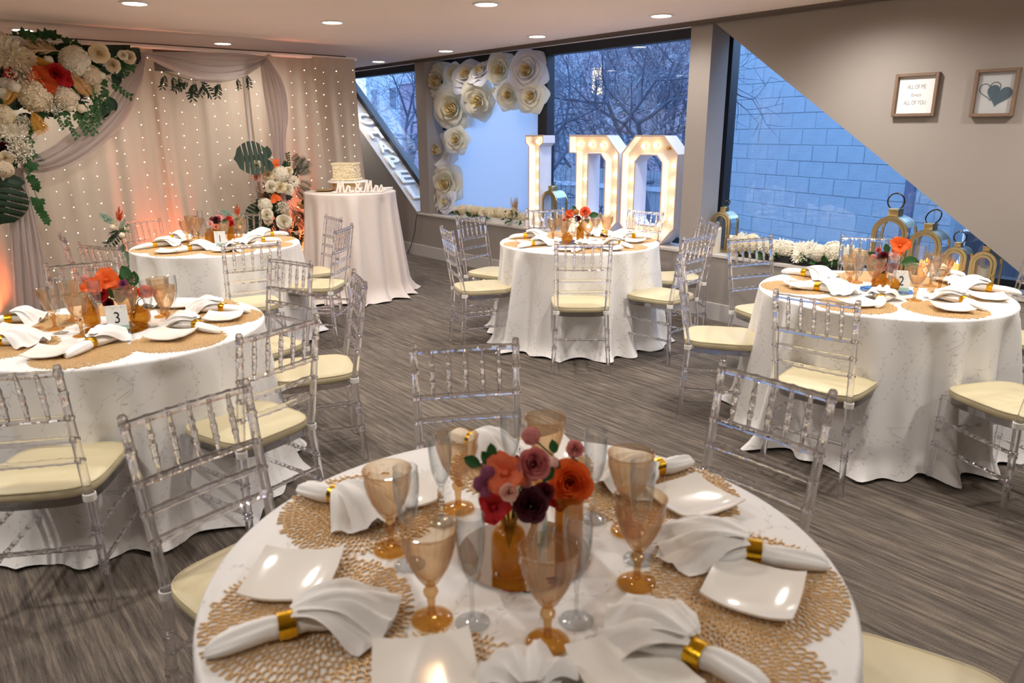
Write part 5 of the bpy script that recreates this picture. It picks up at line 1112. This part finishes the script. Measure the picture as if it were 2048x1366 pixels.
ROSES = [(875, 150, 36, 0, (.35, -1, .1), 'ivory paper rose at the top left corner of the frame'), (908, 148, 20, 0, (.5, -1, .2), 'small ivory paper rose beside the top left corner rose'), (872, 207, 32, 0, (.3, -1, 0), 'ivory paper rose on the pillar side, second from the top'), (934, 150, 32, 1, (.4, -1, .5), 'white paper rose at the top, facing up'), (962, 145, 28, 1, (.2, -1, .9), 'white paper rose seen edge on at the top middle'),
         (1001, 140, 30, 0, (.4, -1, 0), 'yellowish paper rose at the top, right of middle'), (1055, 117, 38, 1, (.5, -1, .15), 'large white paper rose at the top right over the mullion'), (907, 217, 44, 0, (.45, -1, -.1), 'largest ivory paper rose, in the upper left'), (957, 200, 36, 0, (.5, -1, -.35), 'tilted ivory paper rose right of the largest one'), (1017, 190, 27, 0, (.5, -1, 0), 'ivory paper rose hanging low on the right'),
         (1063, 192, 30, 0, (.5, -1, 0), 'cream paper rose at the right end by the mullion'), (990, 182, 13, 1, (-.5, -1, 0), 'smallest paper rose, a bud in the top middle'), (913, 280, 24, 0, (.6, -1, .05), 'small round ivory paper rose alone on the white sheet'), (876, 302, 37, 1, (.5, -1, .25), 'flat white paper flower beside the lower pillar'), (892, 367, 37, 0, (.5, -1, 0), 'big ivory paper rose low on the left'), (865, 405, 24, 0, (.1, -1, .1), 'cream paper rose tucked behind at the sill'), (893, 412, 22, 1, (.1, -1, .3), 'white paper rose lying on the sill end'), (868, 252, 16, 1, (-.6, -1, .2), 'white paper rose seen from its side against the pillar')]
for i, (x, y, r, s, d, lab) in enumerate(ROSES):
    Y = WY + 0.16 + 0.018 * (i % 3) - (0.05 if y > 395 else 0); p = aty(x, y, Y); q = (p - CAM).dot(FW); R_ = 1.12 * r * q / FPX
    if i in (6, 5, 3, 4, 0): p.z = min(p.z, CEIL - 1.06 * R_)
    p.z = max(p.z, SILL + 0.98 * R_); p.y = min(p.y, WY + 0.14) if p.z < 0.9 else p.y
    t = thing('paper_rose', lab, 'paper flower', p, 0, 'giant paper roses'); t.rotation_euler = face_rot(d, rnd.uniform(0, 6))
    for li, (n, me) in enumerate(PSET[s]):
        if i == 13 and li > 1: continue
        o0 = rnd.uniform(0, 6)
        for k in range(n): ob(me.name.split('.')[0], me, t, (0, 0, 0), (rnd.uniform(-.06, .06), rnd.uniform(-.06, .06), o0 + 2 * PI * k / n + rnd.uniform(-.12, .12)), R_ * rnd.uniform(0.95, 1.06))
    ob('flower_heart', HEARTM, t, (0, 0, 0), (0, 0, 0), R_)

# ------------------------------------------------------------------ flower boxes on the sill
def flower_box(x0, x1, y, label, boxmat, n, rad, cols, h=0.055, leaves=6, drop=0.0):
    t = thing('flower_box', label, 'flowers', (x0, y, SILL + 0.001), 0, None); w = x1 - x0
    MB().box(0, w, 0, 0.012, 0, h).box(0, w, 0.088, 0.10, 0, h).box(0, 0.012, 0.012, 0.088, 0, h).box(w - 0.012, w, 0.012, 0.088, 0, h).box(0.012, w - 0.012, 0.012, 0.088, 0, 0.01).build('trough', boxmat, t, smooth=False)
    for k in range(n):
        u = (k + 0.5) / n; fl(t, rnd.choice(('dahlia', 'hydrangea', 'dahlia')), (w * u, 0.05 + rnd.uniform(-0.05, 0.03), h + rad * 0.55 + rnd.uniform(-0.01, 0.03)), rad * rnd.uniform(0.85, 1.15), rnd.choice(cols), (0.2, -0.8, 0.7), 0.4)
    for k in range(leaves): lf(t, LEAF, (w * rnd.random(), -0.005, h * rnd.uniform(0.5, 1.0)), rnd.uniform(0.06, 0.10), (rnd.uniform(-1, 1), -0.5, rnd.uniform(-0.1, 0.5)), (0, -1, 0.4))
    return t
flower_box(-7.50, -6.86, WY + 0.05, 'left trough of cream flowers on the sill under the paper roses', M['white'], 13, 0.062, ('white', 'cream', 'white'), leaves=7); flower_box(-6.84, -6.22, WY + 0.05, 'right trough of cream flowers on the sill next to the letter I', M['white'], 13, 0.066, ('cream', 'white', 'cream'), leaves=7)
pg = thing('pampas_spray', 'wispy cream pampas spray standing in the trough beside the letter I', 'flowers', (-6.42, WY + 0.12, SILL + 0.10))
for k in range(9): a = rnd.uniform(-0.9, 0.9); lf(pg, PLUME, (0, 0, 0), 0.20, (a, rnd.uniform(-0.3, 0.3), 1), (0, -1, 0))
fl(pg, 'lace', (0, -0.04, 0.03), 0.06, 'cream', (0, -1, 0.2)); fl(pg, 'dahlia', (0.03, -0.05, 0.06), 0.045, 'ivory', (0, -1, 0.2))
for a in (-0.8, 0.7, 0.2): lf(pg, LEAF, (0.05 * a, -0.03, 0), 0.1, (a, -0.3, 0.3), (0, -1, 0.3))
flower_box(-3.46, -2.96, WY + 0.04, 'dark trough of white flowers on the right sill, nearest the candles', M['black'], 11, 0.075, ('white', 'white', 'cream'), leaves=4); flower_box(-2.94, -2.42, WY + 0.04, 'dark trough of white flowers on the right sill, nearest the big lantern', M['black'], 11, 0.08, ('white', 'white', 'white'), leaves=6)

# ------------------------------------------------------------------ lanterns and candles
def pillar_candle(loc, r, h, label, lit=False, group=None):
    t = thing('pillar_candle', label, 'candle', loc, rnd.uniform(0, 6), group); n = 32
    mb = MB(); rows = [(r * 0.98, 0), (r, 0.004), (r, h * 0.5), (r, h), (r * 0.94, h + 0.001), (r * 0.85, h - 0.006), (0.001, h - 0.014)]; mb.lathe(rows, n)
    mb.v = [(x, y, z + (0.010 * math.sin(3 * math.atan2(y, x) + 1) + 0.006 * math.sin(5 * math.atan2(y, x)) if z > h * 0.9 and math.hypot(x, y) > r * 0.9 else 0)) for x, y, z in mb.v]
    mb.build('wax', M['candle_lit' if lit else 'candle'], t)
    if lit: MB().lathe([(0.001, 0.0), (0.0045, 0.006), (0.005, 0.012), (0.003, 0.022), (0.0005, 0.032)], 10).build('flame', M['flame'], t, (0, 0, h - 0.006))
    else: MB().tube([(0, 0, h - 0.014), (0.001, 0, h + 0.004)], 0.0012, 5).build('wick', M['black'], t)
    return t
def lantern(x, w, H, label, D=0.17, y=WY + 0.07, ring=1.0, tilt=0.0, candle=None):
    t = thing('arch_lantern', label, 'lantern', (x, y, SILL + 0.001), 0, 'gold arch lanterns on the sill'); r = w / 2; zc = H - r
    def arch(rr, n=20): return [(-rr, 0.012)] + [(-rr, zc * 0.5)] + [(rr * math.cos(PI - PI * k / n), zc + rr * math.sin(PI * k / n)) for k in range(n + 1)] + [(rr, zc * 0.5), (rr, 0.012)]
    def band(rr, y0, y1, th, nm, mat):
        a, b = arch(rr), arch(rr - th); n = len(a); mb = MB()
        vs = [(p[0], y0, p[1]) for p in a] + [(p[0], y0, p[1]) for p in b] + [(p[0], y1, p[1]) for p in a] + [(p[0], y1, p[1]) for p in b]; fs = []
        for i in range(n - 1): fs += [(i, i + 1, n + i + 1, n + i), (2 * n + i, 3 * n + i, 3 * n + i + 1, 2 * n + i + 1), (i, 2 * n + i, 2 * n + i + 1, i + 1), (n + i, n + i + 1, 3 * n + i + 1, 3 * n + i)]
        fs += [(0, n, 3 * n, 2 * n), (n - 1, 3 * n - 1, 4 * n - 1, 2 * n - 1)]
        mb.add(vs, fs); return mb.build(nm, mat, t, angle=35)
    band(r, 0, 0.016, 0.019, 'front_arch', M['gold']); band(r - 0.022, -0.005, 0.010, 0.015, 'door_arch', M['gold']); band(r, D - 0.014, D, 0.016, 'rear_arch', M['gold'])
    MB().rbox(-r - 0.006, r + 0.006, -0.004, D + 0.004, 0, 0.014, 0.003, 1).build('base', M['gold'], t)
    mb = MB(); n = 16; a0 = 0.42
    for k in range(n + 1): a = a0 + (PI - 2 * a0) * k / n; mb.v += [((r + 0.002) * math.cos(a), 0.016, zc + (r + 0.002) * math.sin(a)), ((r + 0.002) * math.cos(a), D - 0.016, zc + (r + 0.002) * math.sin(a))]
    mb.f += [(2 * k, 2 * k + 2, 2 * k + 3, 2 * k + 1) for k in range(n)]
    mb.build('roof', M['roof_skytint'], t, angle=180)
    tri = [(-(r - 0.03), 0.014)] + [((r - 0.03) * math.cos(PI - PI * k / 16), zc + (r - 0.03) * math.sin(PI * k / 16)) for k in range(17)] + [((r - 0.03), 0.014)]
    MB().prism(tri, 0.002, 0.0035).build('front_glass', M['clear'], t, smooth=False)
    for s in (-1, 1): MB().box(s * (r - 0.004) - 0.001, s * (r - 0.004) + 0.001, 0.014, D - 0.014, 0.014, zc).build('side_glass', M['clear'], t, smooth=False)
    MB().rbox(r - 0.018, r - 0.006, -0.016, -0.004, zc * 0.52, zc * 0.52 + 0.02, 0.002, 1).build('latch', M['gold'], t)
    cw = r * 0.28; MB().rbox(-cw, cw, 0.02, D - 0.06, H - 0.008, H + r * 0.42, 0.004, 2).build('cap', M['gold'], t)
    rr = r * 0.46 * ring; z0 = H + r * 0.42; mb = MB()
    mb.tube([(rr * 1.0 * math.sin(-2.5 + 5.0 * k / 24) , 0.045 + tilt * (1 + math.cos(-2.5 + 5 * k / 24)) * rr, z0 + rr * 0.85 + rr * math.cos(-2.5 + 5.0 * k / 24)) for k in range(25)], 0.005 * (w / 0.24) ** 0.5, 8); mb.build('ring_handle', M['bronze'], t)
    return t
M['roof_skytint'] = pbr('sky_tinted_roof', 'b9d3d2', 0.15, metal=0.35); M['bronze'] = pbr('dark_bronze', '5a4a32', 0.25, metal=1.0)  # lantern roof metal: pale teal base colour stands in for reflected sky
lantern(-2.235, 0.25, 0.43, 'largest gold arch lantern on the sill, tallest of the right group', ring=1.0)
lantern(-1.99, 0.215, 0.355, 'second largest gold arch lantern, its ring handle tipped over', ring=0.95, tilt=0.9)
lantern(-1.79, 0.150, 0.26, 'small gold arch lantern holding the lit candle', D=0.13, ring=1.1)
lantern(-1.615, 0.160, 0.25, 'small gold arch lantern at the right end with an unlit white candle', D=0.13, ring=0.9, tilt=1.2)
lantern(-5.83, 0.245, 0.41, 'large gold arch lantern on the sill between the letters I and D', ring=0.3, tilt=1.5, y=WY + 0.10)
lantern(-3.70, 0.19, 0.345, 'gold arch lantern on the right sill just beyond the pillar', D=0.14, y=WY + 0.16, ring=0.6, tilt=1.2)
pillar_candle((-1.79, WY + 0.135, SILL + 0.016), 0.045, 0.125, 'lit ivory pillar candle glowing inside a small gold lantern', True)
pillar_candle((-1.615, WY + 0.135, SILL + 0.016), 0.046, 0.125, 'unlit white pillar candle inside the end lantern')
pillar_candle((-1.99, WY + 0.155, SILL + 0.016), 0.045, 0.115, 'lit ivory candle inside the second largest gold lantern', True)
p = aty(1428, 512, WY + 0.06); pillar_candle((p.x, WY + 0.07, SILL + 0.001), 0.042, 0.215, 'tall white pillar candle on the sill in front of the pillar lantern')
p = aty(1466, 517, WY + 0.06); pillar_candle((p.x, WY + 0.065, SILL + 0.001), 0.048, 0.165, 'shorter wide white pillar candle beside the tall one on the sill'); pillar_candle((-3.50, WY + 0.20, SILL + 0.001), 0.04, 0.17, 'white pillar candle standing behind the wide one on the sill')

# ------------------------------------------------------------------ CHAPEL letters on the sloped sill
su = Vector((-0.795, 0, 0.607)); sn = Vector((0.607, 0, 0.795)); sp0 = Vector((-8.275, WY, SILL)) + sn * (t_ + 0.001)
def on_slope(x, y):
    d = ray(x, y); return CAM + d * (sn.dot(sp0 - CAM) / sn.dot(d))
rotm = Matrix(((0, su.x, sn.x), (1, su.y, sn.y), (0, su.z, sn.z))).to_euler()
lp = [('E', (798, 356)), ('L', (824, 384)), ('A', (765, 296)), ('P', (777, 325)), ('H', (747, 268))]
e_, a_ = on_slope(798, 356), on_slope(747, 268); stp = (a_ - e_) / 3; stp.y = 0
for ch, k in (('L', -1), ('E', 0), ('P', 1), ('A', 2), ('H', 3), ('C', 4)):
    q = Vector((e_.x, WY + 0.155, e_.z)) + stp * k; me = text_mesh(ch, 0.26, 0.013, M['white'], 'letter', 0, 0.006); xs = [v.co.x for v in me.vertices]; ys = [v.co.y for v in me.vertices]; cx_, cy_ = (max(xs) + min(xs)) / 2, (max(ys) + min(ys)) / 2
    for v in me.vertices: v.co.x = (v.co.x - cx_) * 0.20 / (max(xs) - min(xs)); v.co.y = (v.co.y - cy_) * stp.length * 0.80 / (max(ys) - min(ys))
    o = ob('block_letter', me, None, q + sn * 0.014, rotm); put(o, 'white block letter %s lying on the sloped window sill' % ch, 'letter', 'letters spelling chapel')
print('CHAPEL', e_, a_, stp.length)

# ------------------------------------------------------------------ framed prints
def frame(x0, x1, z0, z1, label):
    t = thing('picture_frame', label, 'picture', ((x0 + x1) / 2, WY - 0.001, (z0 + z1) / 2), 0, 'framed prints on the wall'); w, h = (x1 - x0) / 2, (z1 - z0) / 2; b = 0.02
    MB().rbox(-w, -w + b, -0.034, 0, -h, h, 0.002, 1).rbox(w - b, w, -0.034, 0, -h, h, 0.002, 1).rbox(-w + b, w - b, -0.034, 0, h - b, h, 0.002, 1).rbox(-w + b, w - b, -0.034, 0, -h, -h + b, 0.002, 1).build('frame', M['wood'], t, smooth=False)
    MB().box(-w + b, w - b, -0.010, -0.004, -h + b, h - b).build('print', M['paper'], t, smooth=False); return t, w - b, h - b
t1, w1, h1 = frame(-2.289, -2.016, 1.685, 1.958, 'square framed print reading ALL OF ME loves ALL OF YOU')
pr1 = [c for c in t1.children if c.name.startswith('print')][0]
for s, z, sz, sh, sx in (('ALL OF ME', 0.050, 0.040, 0, 0.62), ('loves', 0.0, 0.036, 0.35, 0.9), ('ALL OF YOU', -0.050, 0.040, 0, 0.62)): ob('lettering', text_mesh(s, sz, 0.0003, M['ink'], 'lettering', sh, -0.0006), pr1, (0, -0.0105, z), (PI / 2, 0, 0), (sx, 1, 1))
t2, w2, h2 = frame(-1.807, -1.566, 1.675, 1.957, 'framed print of two overlapping slate blue hearts')
pr2 = [c for c in t2.children if c.name.startswith('print')][0]
def heart_pts(s, n=40): return [(s * 16 * math.sin(a) ** 3 / 17, s * (13 * math.cos(a) - 5 * math.cos(2 * a) - 2 * math.cos(3 * a) - math.cos(4 * a)) / 17) for a in [2 * PI * k / n for k in range(n)]]
hh = heart_pts(0.074); MB().prism(hh, -0.0004, 0.0004).build('solid_heart', M['heart'], pr2, (0.022, -0.0118, -0.012), (0, math.radians(12), 0), smooth=False)
MB().tube([(x, 0, z) for x, z in heart_pts(0.062)], 0.0026, 5, closed=True).build('outline_heart', M['heart'], pr2, (-0.030, -0.0105, 0.016), (0, math.radians(-8), 0))
MB().box(-w2, w2, -0.022, -0.021, -h2, h2).build('glazing', M['clear'], t2, smooth=False)

# ------------------------------------------------------------------ cake table
CT = (-6.67, 3.54); CH = 1.045
t = thing('cake_table', 'tall round cake table under a pleated blush white cloth', 'table', (CT[0], CT[1], 0)); ob('tablecloth', cloth_mesh(0.45, CH, 77, 15, 0.10, M['cakecloth'], 0.10, 0.17), t)
ck = atz(686, 372, CH)
stn = thing('cake_stand', 'round mirrored cake stand with a crystal band under the cake', 'cake stand', (CT[0] - 0.06, CT[1] + 0.02, CH + 0.001))
MB().lathe([(0.001, 0.0), (0.165, 0.0), (0.165, 0.05), (0.001, 0.05)], 48).build('crystal_drum', M['crystal'], stn, angle=30); MB().lathe([(0.166, 0.05), (0.172, 0.05), (0.172, 0.082), (0.001, 0.082)], 48).build('mirror_band', M['gold'], stn, angle=30); MB().lathe([(0.001, 0.083), (0.20, 0.083), (0.20, 0.097), (0.001, 0.097)], 48).build('top_plate', M['white'], stn, angle=30)
ca = thing('cake', 'square cream wedding cake with piped edges on the mirrored stand', 'cake', (CT[0] - 0.09, CT[1] + 0.02, CH + 0.099), math.radians(46))
MB().rbox(-0.112, 0.112, -0.112, 0.112, 0, 0.165, 0.02, 3).build('body', M['cake'], ca)
mb = MB()
for z, e in ((0.012, 0.118), (0.160, 0.106)):
    for s in range(4):
        for k in range(11):
            a = s * PI / 2; q = -e + 2 * e * k / 11; x, y = (q * math.cos(a) - (-e) * math.sin(a) * -1, q * math.sin(a) + (-e) * math.cos(a)); x, y = (math.cos(a) * q + math.sin(a) * e, math.sin(a) * q - math.cos(a) * e); mb.add([(x + v.x * 0.016, y + v.y * 0.016, z + v.z * 0.013) for v in iv], ic)
o = mb.build('piping', M['cake'], ca); o['kind'] = 'stuff'
mb = MB()
for k in range(130):
    a = k % 2; u = rnd.uniform(-0.1, 0.1); z = rnd.uniform(0.03, 0.14); c = (u, -0.112, z) if a else (0.112, u, z); mb.add([(c[0] + v.x * 0.011, c[1] + v.y * 0.011, c[2] + v.z * 0.010) for v in iv], ic)
o = mb.build('rosettes', M['cake'], ca); o['kind'] = 'stuff'
# Mr & Mrs sign: script strokes, standing along the front edge of the table
def script():
    S = []; x = 0.0
    def M_(x): return [[(x - .10, .10), (x, .0), (x + .10, .25), (x + .28, .95), (x + .30, .55), (x + .32, .05), (x + .42, .45), (x + .60, .95), (x + .62, .5), (x + .64, .12), (x + .74, .04), (x + .86, .18)]]
    def r_(x): return [[(x, .18), (x + .10, .42), (x + .14, .52), (x + .20, .46), (x + .30, .46), (x + .28, .2), (x + .34, .04), (x + .46, .12)]]
    def s_(x): return [[(x, .14), (x + .16, .52), (x + .22, .40), (x + .26, .15), (x + .16, .02), (x + .02, .08)], [(x + .2, .04), (x + .4, .14)]]
    def amp(x): return [[(x + .52, .05), (x + .12, .62), (x + .14, .84), (x + .30, .86), (x + .32, .66), (x + .06, .34), (x + .06, .10), (x + .24, .02), (x + .44, .22), (x + .52, .40)]]
    S += M_(0); S += r_(.86); S += [[(1.32, .12), (1.5, .10)]]; S += amp(1.62); S += M_(2.35); S += r_(3.21); S += s_(3.66); S += [[(4.06, .14), (4.25, .2)], [(-.3, .02), (-.1, .10)]]
    return S
tc_ = Vector((0.885, -0.466, 0)); sd_ = Vector((0.52, 0.86, 0)).normalized(); a = Vector((CT[0], CT[1], CH)) + tc_ * 0.275 - sd_ * 0.13; b = a + sd_ * 0.47; dv = b - a; sg = thing('mr_and_mrs_sign', 'white script sign reading Mr & Mrs at the front edge of the cake table', 'sign', (a.x, a.y, CH + 0.004), math.atan2(dv.y, dv.x)); sc = dv.length / 4.2; mb = MB(); hs = 0.118
for stq in script():
    pts = [Vector((x * sc, 0, z * hs)) for x, z in stq]; fine = [bez(pts, i / 40) for i in range(41)]
    for p in fine: p.z = max(p.z, 0.006)
    mb.tube([(p.x, -0.007, p.z) for p in fine], 0.0085, 6); mb.tube([(p.x, 0.007, p.z) for p in fine], 0.0085, 6); mb.tube([(p.x, 0.0, p.z) for p in fine], 0.0090, 6)
mb.build('script_letters', M['sign'], sg)
p = atz(648, 381, CH + 0.01); o = MB().lathe([(0.001, 0.001), (0.055, 0.001), (0.095, 0.016), (0.097, 0.018), (0.055, 0.006), (0.001, 0.005)], 40, rib=8, ribamp=0.03, ribrange=(2, 3)).build('cake_plate', M['gold'], None, (p.x, p.y, CH + 0.001)); put(o, 'gold scalloped plate on the left of the cake table', 'plate')
kn = Vector((CT[0] + 0.05, CT[1] + 0.30, CH)); a2 = kn + Vector((0.10, 0.30, 0))
for k, (dy, lab) in enumerate(((0.0, 'white handled cake knife lying right of the cake'), (0.028, 'white handled cake server beside the cake knife'))):
    t = thing('cake_server' if k else 'cake_knife', lab, 'cutlery', (kn.x + dy, kn.y + dy * 0.6, CH + 0.008), math.atan2((a2 - kn).y, (a2 - kn).x) + 0.1 * k)
    MB().tube([(0.0, 0, 0.002), (0.05, 0, 0.006), (0.115, 0, 0.006)], [0.006, 0.008, 0.009], 8).build('handle', M['white'], t); MB().prism([(-0.14, 0), (0, 0), (0, 0.003), (-0.14, 0.003)], -0.010 - 0.012 * k, 0.010 + 0.012 * k).build('blade', M['steel'], t, smooth=False)

# cable from the sill to the floor
pts = [aty(x, y, WY - 0.02) for x, y in ((852, 424), (838, 424), (834, 430), (831, 450), (828, 470), (822, 490), (815, 503))]; pts[0].y = WY + 0.12; pts[1].y = WY + 0.02; pts[0].z = pts[1].z = SILL + 0.006; pts[-1].z = 0.006
o = MB().tube([bez(pts, i / 40) for i in range(41)], 0.004, 6).build('power_cable', M['black'], None); put(o, 'thin black cable hanging from the sill corner to the carpet', 'cable')
p = aty(1335, 490, WY + 0.2); o = MB().tube([bez([Vector((-4.16, WY + 0.26, SILL + 0.006)), Vector((-4.08, WY + 0.14, SILL + 0.02)), Vector((-4.02, WY + 0.05, SILL + 0.006)), Vector((-4.06, WY + 0.02, SILL + 0.006)), Vector((-4.12, WY + 0.04, SILL + 0.006))], i / 30) for i in range(31)], 0.004, 6).build('letter_cable', M['white'], None); put(o, 'white cable coiled on the sill beside the letter O', 'cable')

# ------------------------------------------------------------------ labels by position
ORD = ['first', 'second', 'third', 'fourth', 'fifth', 'sixth', 'seventh', 'eighth', 'ninth']
def wloc(o): return Vector(o.location)
DESC = dict(placemat='gold openwork round placemat on', plate='square white plate with upturned edges on', napkin='white napkin with gold ring on', goblet='amber ribbed goblet on', flute='clear champagne flute on')
CATS = dict(placemat='placemat', plate='plate')
for (kind, tab), L in ITEMS.items():
    L.sort(key=lambda o: to_px(wloc(o))[0])
    for i, o in enumerate(L):
        put(o, '%s %s, %s one from the left' % (DESC[kind], TNAME[tab], ORD[i]), CATS.get(kind), '%ss on %s' % (kind, TNAME[tab]))
for tab in TAB:
    L = [o for t_, o in CHAIRS if t_ == tab]; L.sort(key=lambda o: to_px(wloc(o) + Vector((0, 0, 0.6)))[0])
    for i, o in enumerate(L): put(o, 'clear chair with cream seat at %s, %s chair from the left' % (TNAME[tab], ORD[i]), 'chair', 'chairs at ' + TNAME[tab])
